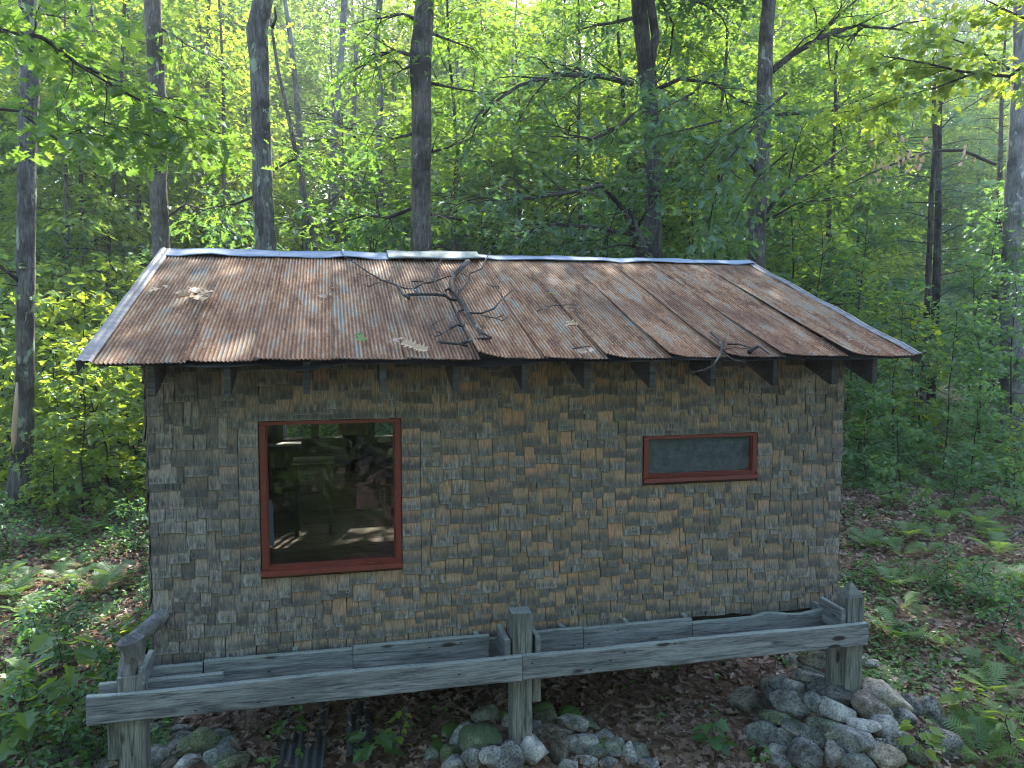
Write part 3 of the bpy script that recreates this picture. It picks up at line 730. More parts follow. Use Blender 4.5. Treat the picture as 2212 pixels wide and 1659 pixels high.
# --- interior things (seen through the picture window)
def boxthing(name, label, cat, x0, x1, y0, y1, z0, z1, m_, legs=None, rz=0):
    cx, cy_ = (x0 + x1) / 2, (y0 + y1) / 2
    t = tag(empty(name, (cx, cy_, z0), rz), label, cat)
    return t, cx, cy_
t, cx_, cy_ = boxthing('bench', 'low dark wooden bench inside the shed along its back wall', 'bench', 2.0, 3.3, 4.2, 4.7, 0.06, 0.5, M_DARKWOOD)
q = MB(); q.box(-.65, .65, -.25, .25, .40, .45); q.build('seat', M_DARKWOOD, t)
for sx in (-.58, .58):
    for sy in (-.2, .2): q = MB(); q.box(sx - .03, sx + .03, sy - .03, sy + .03, 0, .399); q.build('leg', M_DARKWOOD, t)
p = onY(676, 992, 3.6)
t = tag(empty('wall_table', (p[0], 3.6, 0.06)), 'narrow table with a pale board top inside the shed, seen through the picture window', 'table')
q = MB(); q.box(-.24, .26, -.2, .2, p[2] - .06 - .03, p[2] - .06); q.build('table_top', M_WHITE, t)
for sx in (-.2, .2):
    for sy in (-.15, .15): q = MB(); q.box(sx - .02, sx + .02, sy - .02, sy + .02, 0, p[2] - .06 - .031); q.build('leg', M_BLACK, t)
p = onY(612, 965, 4.4)
q = MB(); q.box(-.26, .22, -.12, .12, -.015, .015); tag(q.build('shelf_board', M_WHITE, None, False, (p[0], 4.65, p[2])), 'thin pale shelf board under the rear window, left of the table', 'shelf')
p = onY(762, 925, 4.7)
q = MB(); q.box(-.20, .20, -.012, .012, -.10, .14); tag(q.build('yellow_panel', M_YELLOW, None, False, (p[0], 4.78, p[2])), 'faded yellow panel hung between the rear windows inside the shed', 'panel')
p = onY(577, 1100, 0.5)
q = MB()
for k in range(5): q.box(-.05 + .006 * k, .04 - .004 * k, .012 * k, .012 * k + .010, -.28 + .02 * k, .06 + .01 * k)
tag(q.build('hanging_cloth', M_BLUEGREY, None, False, (p[0] + .02, 0.35, p[2])), 'blue-grey cloth hanging just inside the left edge of the picture window', 'cloth')
q = MB(); V = []
for (a, c, d_) in ((-.25, -.12, 0), (.25, -.12, 0), (.28, .12, 0), (-.2, .12, 0), (-.18, -.1, .02), (.22, -.1, .12), (.2, .1, .14), (-.1, .1, .04)): V.append((a, c, d_))
q.add(V, [(3, 2, 1, 0), (4, 5, 6, 7), (0, 1, 5, 4), (1, 2, 6, 5), (2, 3, 7, 6), (3, 0, 4, 7)])
p = onY(660, 1195, 0.6); tag(q.build('floor_cushion', M_BLACK, None, False, (p[0], 0.6, 0.06)), 'dark slumped cushion on the shed floor behind the picture window', 'cushion')

# ------------------------------------------------------------------ deck frame
deck = tag(empty('deck_frame', (3, -0.45, -0.9)), 'unfinished grey timber deck frame of posts and beams along the front of the shed', 'deck frame')
rb = np.random.default_rng(17)
def board(name, parent, m_, c, L, H, TH, rot=(0, 0, 0), seg=None, wob=0.004, top=None, label=None, ch=0.006):
    """length along local X, height local Z, thickness local Y"""
    seg = seg or max(2, int(L / 0.12)); prof = []
    for (sy, sz) in ((-1, -1), (1, -1), (1, 1), (-1, 1)):
        y, z_ = sy * TH / 2, sz * H / 2
        a = (y - sy * ch, z_); b_ = (y, z_ - sz * ch)
        prof += ([b_, a] if sy * sz > 0 else [a, b_])
    # order around
    prof = sorted(prof, key=lambda p_: math.atan2(p_[1] / H, p_[0] / TH))
    V = []; ph = rb.random() * 9
    for i_ in range(seg + 1):
        x = -L / 2 + L * i_ / seg
        for (y, z_) in prof:
            j = wob * 0.35 * rb.standard_normal()
            dz = wob * math.sin(x * 3 + ph) * (1 if z_ > 0 else -0.6)
            if top is not None and z_ > 0: dz += top(x)
            V.append((x + (rb.normal(0, .002) if i_ in (0, seg) else 0), y + j * .4, z_ + dz + j))
    k = len(prof); F = [(i_ * k + j, i_ * k + (j + 1) % k, (i_ + 1) * k + (j + 1) % k, (i_ + 1) * k + j) for i_ in range(seg) for j in range(k)]
    F = [f[::-1] for f in F]
    F += [tuple(range(k)), tuple(seg * k + j for j in range(k))[::-1]]
    q = MB(); q.add(V, F); o = q.build(name, m_, None); o.rotation_euler = rot
    if parent is not None: o.parent = parent; o.location = Vector(c) - parent.location
    else: o.location = c
    if label: o['label'] = label
    return o
YB = -0.455
xj = onY(1129, 1450, YB - .03)[0]
board('beam', deck, M_DECK, ((-0.365 + xj) / 2, YB, -0.100), xj + 0.365 - .004, 0.205, 0.055, label='long left outer beam board', wob=.005)
board('beam', deck, M_DECK, ((5.99 + xj) / 2, YB, -0.100), 5.99 - xj - .004, 0.200, 0.055, label='long right outer beam board with lichened top edge', wob=.005)
board('beam', deck, M_DECK, (0.10, YB + 0.19, -0.085), 0.86, 0.19, 0.05, label='short inner beam stub behind the left post')
# ledger boards
LED = [(-0.065, 0.37, 0.038, .225), (0.375, 1.50, 0.052, .225), (1.505, 2.615, 0.062, .205), (3.02, 3.435, 0.052, .225), (3.44, 4.45, 0.045, .205), (4.455, 6.02, 0.020, .225)]
for k, (a, c, zt1, hh) in enumerate(LED):
    tp = None
    if k == 5: tp = lambda x: 0.030 * math.exp(-((x + 0.02) / 0.09) ** 2) + 0.022 * math.exp(-((x - 0.58) / 0.12) ** 2) - 0.015 * math.exp(-((x - 0.28) / 0.12) ** 2) - .01
    board('ledger_board', deck, M_DECK, ((a + c) / 2, -0.125, zt1 - hh / 2), c - a - .004, hh, 0.05, top=tp, wob=.003)
board('ledger_board', deck, M_DECK, (2.72, -0.075, -0.075), 0.70, 0.16, 0.045, wob=.003)
PX = [-0.085, 2.835, 5.90]
ptop = [0.10, 0.325, 0.215]
for k in range(3):
    zt1 = ptop[k]; zb1 = [-1.15, -0.80, -0.66][k]; w_ = [.175, .165, .165][k]
    o = board('post', deck, M_POST, (PX[k], YB + .03 + w_ / 2, (zt1 + zb1) / 2), zt1 - zb1, w_, w_, (0, -math.pi / 2, 0), wob=.002, label=['left post', 'middle post', 'right post with a pointed top'][k])
# pointed top of the right post and sawn top of the others
q = MB(); hw = .0825; q.add([(-hw, -hw, 0), (hw, -hw, 0), (hw, hw, 0), (-hw, hw, 0), (0.0, 0.0, .13)], [(3, 2, 1, 0), (0, 1, 4), (1, 2, 4), (2, 3, 4), (3, 0, 4)])
o = q.build('post_top', M_POST, deck); o.location = Vector((PX[2], YB + .03 + hw, ptop[2] + .001)) - deck.location
# log wedged on the left post
q = MB(); q.tube([(-.03, 0, -.02), (0.0, .01, .08), (.015, .0, .17), (-.01, 0, .23), (0, 0, .25)], [.082, .078, .088, .098, .05], 10, wob=.05, rng=rb)
o = q.build('post_top', M_BARKP, deck); o.location = Vector((PX[0], YB + .03 + .0875, ptop[0] + .01)) - deck.location; o['label'] = 'rough log end on the left post'
q = MB(); q.tube([(0, 0, 0), (.10, .12, .05), (.22, .3, .13), (.34, .5, .18)], [.05, .06, .05, .035], 9, wob=.06, rng=rb)
o = tag(q.build('broken_log', M_BARKP, None, True, (PX[0] - .02, YB + .2, .30)), 'grey broken log leaning from the left post to the shed corner', 'log')
# joists
JO = [(-0.005, 0.16, .13), (2.715, .125, .22), (2.965, .125, .22), (5.745 + .03, .125, .22)]
for (x, zt1, hh) in JO: board('joist', deck, M_DECK, (x, -0.255 if x < 5 else -0.26, zt1 - hh / 2), 0.335 if x < 5 else .33, hh, 0.042, (0, 0, math.pi / 2), wob=.002)
for x in (0.47, 1.05, 2.52, 3.27, 3.85, 4.41, 5.75): board('joist_stub', deck, M_DECK, (x, -0.062, 0.012), 0.07, 0.10, 0.042, (0, 0, math.pi / 2), wob=.001)
# cleats beside the posts under the beam
board('cleat', deck, M_POST, (PX[0] - .125, YB + .07, -0.36), 0.30, .08, .05, (0, -math.pi / 2, 0))
board('cleat', deck, M_POST, (2.965, YB + .10, -0.32), 0.23, .07, .05, (0, -math.pi / 2, 0))
board('cleat', deck, M_POST, (5.775, YB + .14, -0.42), 0.40, .12, .10, (0, -math.pi / 2, 0), label='short grey post beside the right post')
board('brace', deck, M_POST, (1.62, -0.20, -.24), 0.32, .12, .03, (0.2, 0.15, .1), label='splintered board hanging under the left beam')

# old corrugated sheets lying under the shed
def old_sheet(px, py, w_, L, rz, tilt, lab):
    p = hit(px, py, base_terrain); q = MB(); n = int(w_ / 0.07 * 6); V = []
    for j in range(9):
        for i_ in range(n + 1):
            x = -w_ / 2 + w_ * i_ / n; V.append((x, -L / 2 + L * j / 8, .009 * math.cos(2 * math.pi * x / .07) + .01 * math.sin(j)))
    q.add(V, [(j * (n + 1) + i_, j * (n + 1) + i_ + 1, (j + 1) * (n + 1) + i_ + 1, (j + 1) * (n + 1) + i_) for j in range(8) for i_ in range(n)])
    o = q.build('corrugated_panel', M_OLDMETAL, None, True, (p[0], p[1], p[2] + .035)); o.rotation_euler = (tilt, 0, rz); o.modifiers.new('t', 'SOLIDIFY').thickness = .003
    tag(o, lab, 'metal panel')
old_sheet(655, 1590, 0.42, 1.5, -0.06, 0.13, 'dark ribbed metal panel lying under the shed, the wider one')
old_sheet(775, 1540, 0.22, 1.3, -0.02, 0.13, 'narrow dark ribbed metal strip right of the wider panel under the shed')

# ------------------------------------------------------------------ stones
def rock_mesh(rng, sx, sy, sz, angular):
    me = bpy.data.meshes.new('rock')
    import bmesh
    bm = bmesh.new(); bmesh.ops.create_icosphere(bm, subdivisions=3, radius=1)
    o = Vector(rng.random(3) * 50); planes = [(Vector(rng.normal(size=3)).normalized(), rng.uniform(0.55, 0.86)) for _ in range(10 + int(7 * angular))]
    for v in bm.verts:
        p = v.co.copy()
        for (n_, d_) in planes:
            e = p.dot(n_) - d_
            if e > 0: p -= n_ * e * min(.98, 0.78 + 0.2 * angular)
        p *= 1 + 0.13 * mnoise.noise(p * 1.1 + o) + 0.06 * mnoise.noise(p * 3.1 + o) + 0.022 * mnoise.noise(p * 8 + o)
        v.co = Vector((p.x * sx, p.y * sy, p.z * sz))
    bm.to_mesh(me); bm.free()
    for f in me.polygons: f.use_smooth = True
    me.materials.append(M_ROCK); return me
TONE = dict(grey=(.20, .205, .20), dark=(.10, .10, .10), pale=(.34, .34, .33), brown=(.17, .145, .12), tan=(.27, .24, .19), blue=(.19, .215, .225), olive=(.17, .175, .12), pink=(.27, .24, .225), green=(.16, .19, .12))
ROCKS = {
 1: (1200, 2000, 3.072, 'the pile at the middle post', [
 (710, 320, 240, 170, 0, 'grey', .35, 'rounded grey-green stone topping the left side of'), (660, 510, 340, 220, 0, 'dark', .5, 'large mossy dark boulder left of the post in'), (350, 490, 150, 190, 0, 'green', 1, 'moss-covered stone at the upper left of'),
 (480, 545, 150, 250, -25, 'blue', 0, 'upright flat blue-grey slab in'), (245, 620, 120, 140, 0, 'green', 1, 'small mossy green stone at the left flank of'), (370, 650, 170, 150, 0, 'brown', .6, 'brownish half-mossy stone on the left of'),
 (590, 690, 165, 155, 0, 'grey', 0, 'round speckled grey stone low in front of'), (755, 675, 185, 150, 0, 'pale', 0, 'white-blotched round stone in front of'), (925, 690, 220, 210, 0, 'dark', 0, 'nearly black speckled stone just below the post of'),
 (870, 360, 95, 140, 0, 'pale', .3, 'small pale stone touching the left of the post in'), (1090, 610, 270, 170, -10, 'pale', 0, 'flat white-patched stone at the foot of the post in'), (1265, 470, 310, 180, 8, 'brown', 0, 'blocky brown-grey stone right of the post in'),
 (1350, 630, 150, 190, 0, 'brown', 0, 'upright brownish stone below the blocky one in'), (1460, 390, 250, 150, 0, 'pale', 0, 'white and dark streaked stone at the upper right of'), (1550, 580, 280, 240, 0, 'pale', 0, 'biggest whitish boulder of'),
 (1430, 290, 190, 120, 0, 'green', 1, 'moss-capped stone at the top right of'), (1210, 260, 170, 120, 0, 'green', .8, 'dark mossy stone right behind the post of'), (1235, 345, 180, 130, 0, 'brown', .3, 'dark brown stone tucked under the mossy ones in'),
 (1120, 440, 120, 180, 0, 'blue', 0, 'dim bluish stone against the right of the post in'), (1630, 420, 150, 160, 0, 'grey', .3, 'grey-brown stone right of the streaked one in'), (1740, 520, 160, 155, 0, 'grey', 0, 'round grey stone on the right shoulder of'),
 (1820, 630, 150, 220, 0, 'grey', .2, 'tall greyish stone on the right flank of'), (1980, 660, 120, 180, 15, 'pale', 0, 'pale tapering stone near the right end of'), (2060, 650, 140, 190, 25, 'grey', .2, 'long grey stone leaning at the right end of'),
 (1690, 640, 160, 130, 0, 'dark', .2, 'small dark stone low on the right of'), (1590, 730, 220, 150, 0, 'pale', 0, 'rounded whitish stone at the front bottom of'), (1425, 745, 120, 90, 0, 'pale', 0, 'small pale stone low between two big ones in'),
 (1770, 745, 150, 120, 0, 'grey', 0, 'grey stone at the lower right of'), (400, 730, 210, 130, 0, 'grey', 0, 'flat speckled grey stone at the lower left of'), (210, 700, 140, 140, 0, 'blue', .3, 'bluish stone at the left end of'),
 (2150, 745, 130, 100, 0, 'grey', 0, 'small grey stone at the extreme right end of'), (520, 400, 110, 90, 0, 'blue', .3, 'small dim stone behind the slab in')]),
 2: (2150, 1880, 3.16, 'the pile at the right post', [
 (770, 190, 270, 190, 0, 'tan', .1, 'big tan boulder under the beam atop'), (570, 220, 190, 160, 0, 'brown', .1, 'dark brown stone at the top left of'), (745, 287, 300, 62, -14, 'grey', .1, 'thin flat slab lying tilted near the top of'),
 (700, 338, 275, 115, 0, 'grey', 0, 'speckled grey stone under the thin slab of'), (550, 435, 235, 160, -8, 'pale', 0, 'light grey rounded block on the upper left of'), (430, 410, 160, 200, 0, 'blue', 0, 'dim blue-grey upright stone at the left of'),
 (340, 510, 190, 150, 0, 'dark', 0, 'dark stone on the left flank of'), (130, 570, 270, 200, 0, 'brown', 0, 'brown round boulder lying apart to the left of'), (310, 395, 210, 140, 0, 'brown', 0, 'shadowed brown boulder behind the left of'),
 (540, 605, 320, 185, -5, 'grey', 0, 'broad grey stone with a white patch in'), (745, 560, 150, 170, 0, 'blue', 0, 'smooth bluish stone left of the dark slab in'), (930, 480, 390, 165, -6, 'dark', 0, 'long dark slab right below the post of'),
 (950, 650, 310, 180, -4, 'pale', 0, 'oval pale stone with black cracks in the middle of'), (1275, 610, 390, 185, -22, 'brown', 0, 'brown wedge-shaped stone right of the oval one in'), (1390, 500, 470, 190, -22, 'tan', 0, 'longest speckled stone lying slanted on the right of'),
 (1275, 235, 190, 135, -15, 'pale', 0, 'pale tan stone just right of the post of'), (1440, 360, 340, 180, -20, 'olive', .2, 'olive boulder behind the longest stone of'), (1640, 600, 180, 200, 0, 'dark', 0, 'dark stone touching the right end of the longest in'),
 (1790, 630, 240, 250, -25, 'dark', 0, 'large dark brown boulder on the right flank of'), (1950, 800, 190, 140, -25, 'dark', .1, 'dark flat-topped stone at the far right of'), (460, 735, 380, 115, -3, 'green', .2, 'flat greenish stone on the left of'),
 (270, 885, 270, 200, 0, 'grey', .1, 'plain grey boulder at the lower left of'), (700, 865, 440, 140, -14, 'dark', .1, 'wide dark slab in the lower half of'), (850, 785, 310, 135, -5, 'dark', .3, 'dark mossy-edged stone under the oval one in'),
 (1190, 775, 280, 105, 0, 'pale', 0, 'knobbly white quartz stone in'), (1400, 810, 240, 180, 0, 'pale', 0, 'speckled stone right beside the white quartz in'), (460, 900, 210, 160, 0, 'grey', 0, 'dull grey stone under the flat greenish one in'),
 (720, 995, 230, 120, -20, 'green', .1, 'small pale-green wedge stone in'), (1130, 935, 380, 240, 0, 'grey', 0, 'big smooth grey boulder in the lower middle of'), (920, 1060, 200, 200, -20, 'pink', 0, 'pinkish black-flecked stone at the bottom of'),
 (650, 1075, 330, 230, -30, 'dark', 0, 'dark slab with black scribble-like cracks in'), (390, 1005, 160, 130, 0, 'grey', 0, 'small grey stone at the lower left edge of'), (1140, 1110, 270, 140, 0, 'grey', .1, 'low grey stone below the big smooth one in'),
 (1410, 1085, 260, 200, 0, 'tan', 0, 'banded tan stone at the bottom of'), (1350, 955, 110, 120, 0, 'dark', 0, 'small dark stone right of the big smooth one in'), (1490, 930, 210, 160, 0, 'dark', 0, 'dark stone half hidden by leaves in'),
 (1540, 690, 230, 150, 0, 'dark', 0, 'dark stone below the longest stone of'), (1800, 860, 160, 210, -15, 'brown', 0, 'brown upright stone on the lower right of'), (1960, 950, 250, 210, -20, 'dark', 0, 'big dark stone at the lower right corner of'),
 (1660, 1020, 210, 200, 0, 'dark', 0, 'dark boulder behind the leafy sprig of'), (450, 1120, 190, 130, 0, 'grey', 0, 'grey stone at the bottom left of'), (880, 895, 110, 100, 0, 'olive', .1, 'tiny olive stone beside the big smooth one in')]),
 0: (400, 1950, 3.687, 'the pile at the left post', [
 (200, 760, 280, 190, 0, 'dark', .1, 'rough dark stone at the top of'), (470, 715, 200, 120, 0, 'grey', .1, 'small grey stone at the top right of'), (490, 815, 240, 130, 0, 'grey', .2, 'grey stone tucked above the mossy boulder of'),
 (330, 935, 340, 200, 0, 'grey', 0, 'rounded grey boulder right of the post in'), (660, 900, 460, 300, 12, 'olive', .35, 'biggest mossy boulder of'), (860, 810, 290, 160, 0, 'blue', .2, 'dim bluish boulder behind the mossy one of'),
 (920, 990, 280, 230, 0, 'blue', .1, 'smooth blue-grey boulder on the right of'), (1010, 890, 210, 170, 0, 'blue', .1, 'shadowed blue-grey stone at the right edge of'), (1110, 1015, 170, 140, 20, 'green', .2, 'pale green-tinted stone at the right end of'),
 (960, 1085, 340, 130, 8, 'olive', .1, 'long low stone at the right bottom of'), (640, 1065, 300, 160, 8, 'pale', .1, 'angular pale stone below the mossy boulder of'), (90, 980, 150, 140, 0, 'grey', 0, 'small round stone right of the post in'),
 (150, 1055, 200, 180, 0, 'grey', .1, 'grey stone low beside the left post in'), (360, 1080, 160, 130, 0, 'brown', 0, 'brown stone between two grey ones in'), (60, 880, 160, 110, 0, 'brown', 0, 'dull brown stone behind the left post in'),
 (-555, 913, 433, 287, 8, 'dark', 0, 'large oval dark boulder left of the post in'), (-955, 1040, 373, 220, 20, 'grey', .1, 'grey boulder at the far left of'), (-835, 933, 233, 200, 20, 'dark', .1, 'dark boulder behind the far left one of'),
 (-642, 1067, 153, 87, 0, 'pale', 0, 'small angular light stone left of'), (-408, 1000, 233, 160, 20, 'grey', 0, 'sloping grey stone left of the post in'), (-342, 1073, 187, 100, 10, 'pale', 0, 'whitish stone at the foot of')])}
rr_ = np.random.default_rng(99)
for pi in (0, 1, 2):
    ox, oy, kk, where, lst = ROCKS[pi]; xc, yc, ztp, slp = PILES[pi]
    def surf(x, y): return np.maximum(base_terrain(x, y), ztp - 0.03 - slp * np.maximum(np.sqrt((x - xc) ** 2 + (y - yc) ** 2), 0.12))
    for (X, Y, W_, H_, ang, tn, moss, lab) in lst:
        px, py = (ox + X / kk) * .7373, (oy + Y / kk) * .7373
        p = hit(px, py, surf); dd = (p - CAM); fwd = project(p)[2]
        s = fwd / FPX; a, c = W_ / kk * .7373 * s / 2, H_ / kk * .7373 * s / 2
        th = 0.5 * (a + c) * rr_.uniform(.85, 1.05)
        gs = (1.1, 1.1, 1.0)[pi]; me = rock_mesh(rr_, a * 1.42 * gs, th * 1.2 * gs, c * 1.48 * gs, rr_.uniform(.5, 1.5))
        o = bpy.data.objects.new('stone', me); COL.objects.link(o)
        vd = dd / np.linalg.norm(dd)
        o.location = p + vd * th * 0.05
        az = math.atan2(vd[0], vd[1])
        o.rotation_euler = (Matrix.Rotation(-az, 3, 'Z') @ Matrix.Rotation(R(-18), 3, 'X') @ Matrix.Rotation(R(-ang), 3, 'Y')).to_euler()
        cc = TONE[tn]; v_ = rr_.uniform(.85, 1.2); o.color = (cc[0] * v_, cc[1] * v_, cc[2] * v_, moss)
        tag(o, lab + ' ' + where, 'stone', 'stones piled around the ' + ['left', 'middle', 'right'][pi] + ' post')
# extra fill stones hidden between the others are not needed: the mound is soil

# ------------------------------------------------------------------ leaf templates (x along, y across, z up)
def halves(out, fold=0.12, curl=0.0):
    V = [(x, 0, -curl * x * x) for x in (0, 1.0)]
    n = len(out); Lh = [(x, y, fold * y - curl * x * x) for x, y in out]; Rh = [(x, -y, fold * y - curl * x * x) for x, y in out]
    V = V + Lh + Rh
    f1 = [1] + [2 + n - 1 - k for k in range(n)] + [0]; f2 = [0] + [2 + n + k for k in range(n)] + [1]
    return (np.array(V, float), [tuple(f1), tuple(f2)])
OAK = halves([(.10, .03), (.20, .20), (.30, .07), (.42, .36), (.50, .10), (.66, .40), (.73, .12), (.90, .24)], .35, .12)
OAKLO = halves([(.2, .2), (.34, .08), (.55, .38), (.66, .12), (.88, .22)], .35, .12)
MAPLE = halves([(-.02, .18), (.02, .42), (.22, .30), (.42, .58), (.52, .26), (.74, .28)], .30, .15)
OVATE = halves([(.2, .22), (.5, .30), (.8, .16)], .35, .12)
OVLO = halves([(.45, .30)], .4, .1)
def fern_tpl(n=15, L=1.0, W=.34, lo=False):
    V = []; F = []
    def add(P, f): k = len(V); V.extend(P); F.append(tuple(k + q for q in f))
    def arch(x): return .26 * math.sin(x * 1.9) - .22 * x * x
    for k in range(n):
        x = .10 + .9 * k / n; ln = W * math.sin(math.pi * min(1, .22 + .80 * (1 - k / n))) ** .9 * (1.0 if k > 1 else .75); wd = .9 / n * .46
        for s in (-1, 1):
            z0 = arch(x); m = 3 if lo else 5; fw = .25
            base = [(x, 0, z0)]
            up = []; dn = []
            for j in range(m):
                t_ = (j + .5) / m; q = 1 - t_
                up += [(x + fw * ln * t_ + wd * q * 1.5, s * ln * t_, z0 - .10 * ln * t_), (x + fw * ln * (t_ + .35 / m) + wd * q * .55, s * ln * (t_ + .4 / m), z0 - .10 * ln * t_)]
                dn += [(x + fw * ln * t_ - wd * q * 1.5, s * ln * t_, z0 - .10 * ln * t_), (x + fw * ln * (t_ + .35 / m) - wd * q * .45, s * ln * (t_ + .4 / m), z0 - .10 * ln * t_)]
            tip = [(x + fw * ln, s * ln, z0 - .12 * ln)]
            P = base + up + tip + dn[::-1]
            add(P, range(len(P)) if s > 0 else range(len(P))[::-1])
    k = len(V); V += [(0, -.006, 0), (0, .006, 0), (.5, .005, arch(.5)), (.5, -.005, arch(.5)), (1, .002, arch(1)), (1, -.002, arch(1))]
    F += [(k, k + 1, k + 2, k + 3), (k + 3, k + 2, k + 4, k + 5)]
    return (np.array(V, float), F)
FERN = fern_tpl(15); FERNLO = fern_tpl(11, lo=True)

def rand_dirs(rng, n, base=None, spread=1.0, flat=0.35):
    a = rng.random(n) * 2 * math.pi
    d = np.stack([np.cos(a), np.sin(a), rng.normal(-.15, flat, n)], 1)
    if base is not None: d = d * spread + np.asarray(base)
    return d / np.linalg.norm(d, axis=1, keepdims=True)
def up_normals(rng, n, tilt=0.45):
    v = np.stack([rng.normal(0, tilt, n), rng.normal(0, tilt, n), np.ones(n)], 1); return v / np.linalg.norm(v, axis=1, keepdims=True)

def spray(mb, rng, p0, p1, nl, tpl, size, spread=.10, twig=True, tonec=0.5, tw=0.004, tilt=.45):
    """leafy twig from p0 to p1"""
    p0 = np.asarray(p0); p1 = np.asarray(p1); ax = p1 - p0; L = np.linalg.norm(ax) + 1e-6
    t = rng.random(nl) ** .7
    side = np.cross(ax / L, [0, 0, 1.0]); side /= np.linalg.norm(side) + 1e-6
    q = rng.normal(0, spread, nl)
    P = p0 + t[:, None] * ax + side * q[:, None]; P[:, 2] += rng.normal(0, spread * .45, nl) - .25 * np.abs(q)
    D = ax / L * .6 + side * np.sign(q)[:, None] * .7 + rng.normal(0, .35, (nl, 3)); D[:, 2] -= .25
    mb.leaves(tpl, P, D, up_normals(rng, nl, tilt), size * rng.uniform(.65, 1.15, nl), np.clip(rng.normal(tonec, .22, nl), 0, 1), 0)
    if twig: mb.tube([p0, (p0 + p1) / 2 + [0, 0, .02], p1], [tw, tw * .7, tw * .3], 3, 1, cap=False)

def limb(mb, rng, p0, d, L, r, tpl, size, dens, spread=.16, depth=0, droop=.25, seg=5, tonec=.5, leafstart=.25):
    """branch with side twigs carrying leaves"""
    pts = [np.array(p0, float)]; d = np.array(d, float); d /= np.linalg.norm(d)
    for k in range(seg):
        d = d + rng.normal(0, .16, 3); d[2] -= droop / seg * (1 if k > 0 else .3); d /= np.linalg.norm(d)
        pts.append(pts[-1] + d * L / seg)
    pts = np.array(pts); mb.tube(pts, np.linspace(r, r * .25, seg + 1), 5 if r > .02 else 3, 1, cap=False)
    for k in range(1, seg + 1):
        if k / seg < leafstart: continue
        for s in range(2 if depth == 0 else 1):
            sg_ = pts[k] - pts[k - 1]; sg_ /= np.linalg.norm(sg_)
            sd_ = np.cross(sg_, [0, 0, 1.0]); sd_ /= np.linalg.norm(sd_) + 1e-6
            sgn = 1 if (k + s) % 2 else -1
            dd = sg_ * rng.uniform(.4, 1.0) + sd_ * sgn * rng.uniform(.5, 1.1) + [0, 0, rng.normal(.08, .2)]
            dd /= np.linalg.norm(dd); l2 = L * rng.uniform(.22, .42) * (1.15 - .6 * k / seg)
            base = pts[k - 1] + (pts[k] - pts[k - 1]) * rng.random()
            e = base + dd * l2; e[2] -= l2 * .12
            if depth == 0 and l2 > .5:
                m_ = base + dd * l2 * .5
                for s3 in (-1, 1):
                    e3 = m_ + (dd * .5 + sd_ * s3 * rng.uniform(.3, .8) * sgn + [0, 0, rng.normal(0, .15)]) * l2 * .5
                    spray(mb, rng, m_, e3, max(2, int(dens * l2 * .5)), tpl, size, spread, True, tonec, r * .15)
            spray(mb, rng, base, e, max(2, int(dens * l2)), tpl, size, spread, True, tonec, r * .2)
    spray(mb, rng, pts[-2], pts[-1] + d * .1, max(2, int(dens * L / seg * 1.2)), tpl, size, spread, True, tonec, r * .2)
    return pts

# ------------------------------------------------------------------ generic forest trees (shared meshes)
def tree_meshes(rng, H, r0, z0, R_, nb, tpl, size, dens, mleaf, mbark, lean=.3, tonec=.5, shape='oak', spread=.2):
    t = MB(); n = 9; pts = []; x = y = 0; dx, dy = rng.normal(0, lean / n, 2)
    for k in range(n + 1):
        pts.append((x, y, -0.4 + (H + .4) * k / n)); x += dx + rng.normal(0, .05); y += dy + rng.normal(0, .05)
    rad = [r0 * (1.15 if k == 0 else 1) * (1 - .80 * (k / n) ** 1.1) for k in range(n + 1)]
    t.tube(pts, rad, 9, 0, wob=.03, rng=rng); pts = np.array(pts)
    c = MB()
    for k in range(nb):
        f = (k + rng.random()) / nb; zz = z0 + (H - z0) * f ** 1.05
        i_ = min(int((zz + .4) / (H + .4) * n), n - 1); q = (zz + .4) / (H + .4) * n - i_
        p = pts[i_] * (1 - q) + pts[i_ + 1] * q
        a = k * 2.399 + rng.normal(0, .4)
        prof = {'oak': math.sin(math.pi * (.22 + .72 * f)) ** .8, 'pine': (1 - f) ** .8 + .1, 'sap': math.sin(math.pi * (.12 + .8 * f)) ** .7}[shape]
        L = R_ * prof * rng.uniform(.7, 1.15); up = .15 + .55 * f if shape != 'pine' else .05
        limb(c, rng, p, (math.cos(a), math.sin(a), up), L, max(.012, r0 * .28 * (1 - .6 * f)), tpl, size, dens, spread, 0, .35, 5, tonec)
    return t.mesh('trunk', mbark, True), c.mesh('crown', [mleaf, M_TWIG], False)
def add_tree(name, meshes, x, y, rz, sc, sz=None, z=None):
    z = float(terrain(x, y)) if z is None else z
    e = empty(name, (x, y, z), rz); e.scale = (sc, sc, sz or sc)
    link('trunk', meshes[0], e); link('crown', meshes[1], e); return e

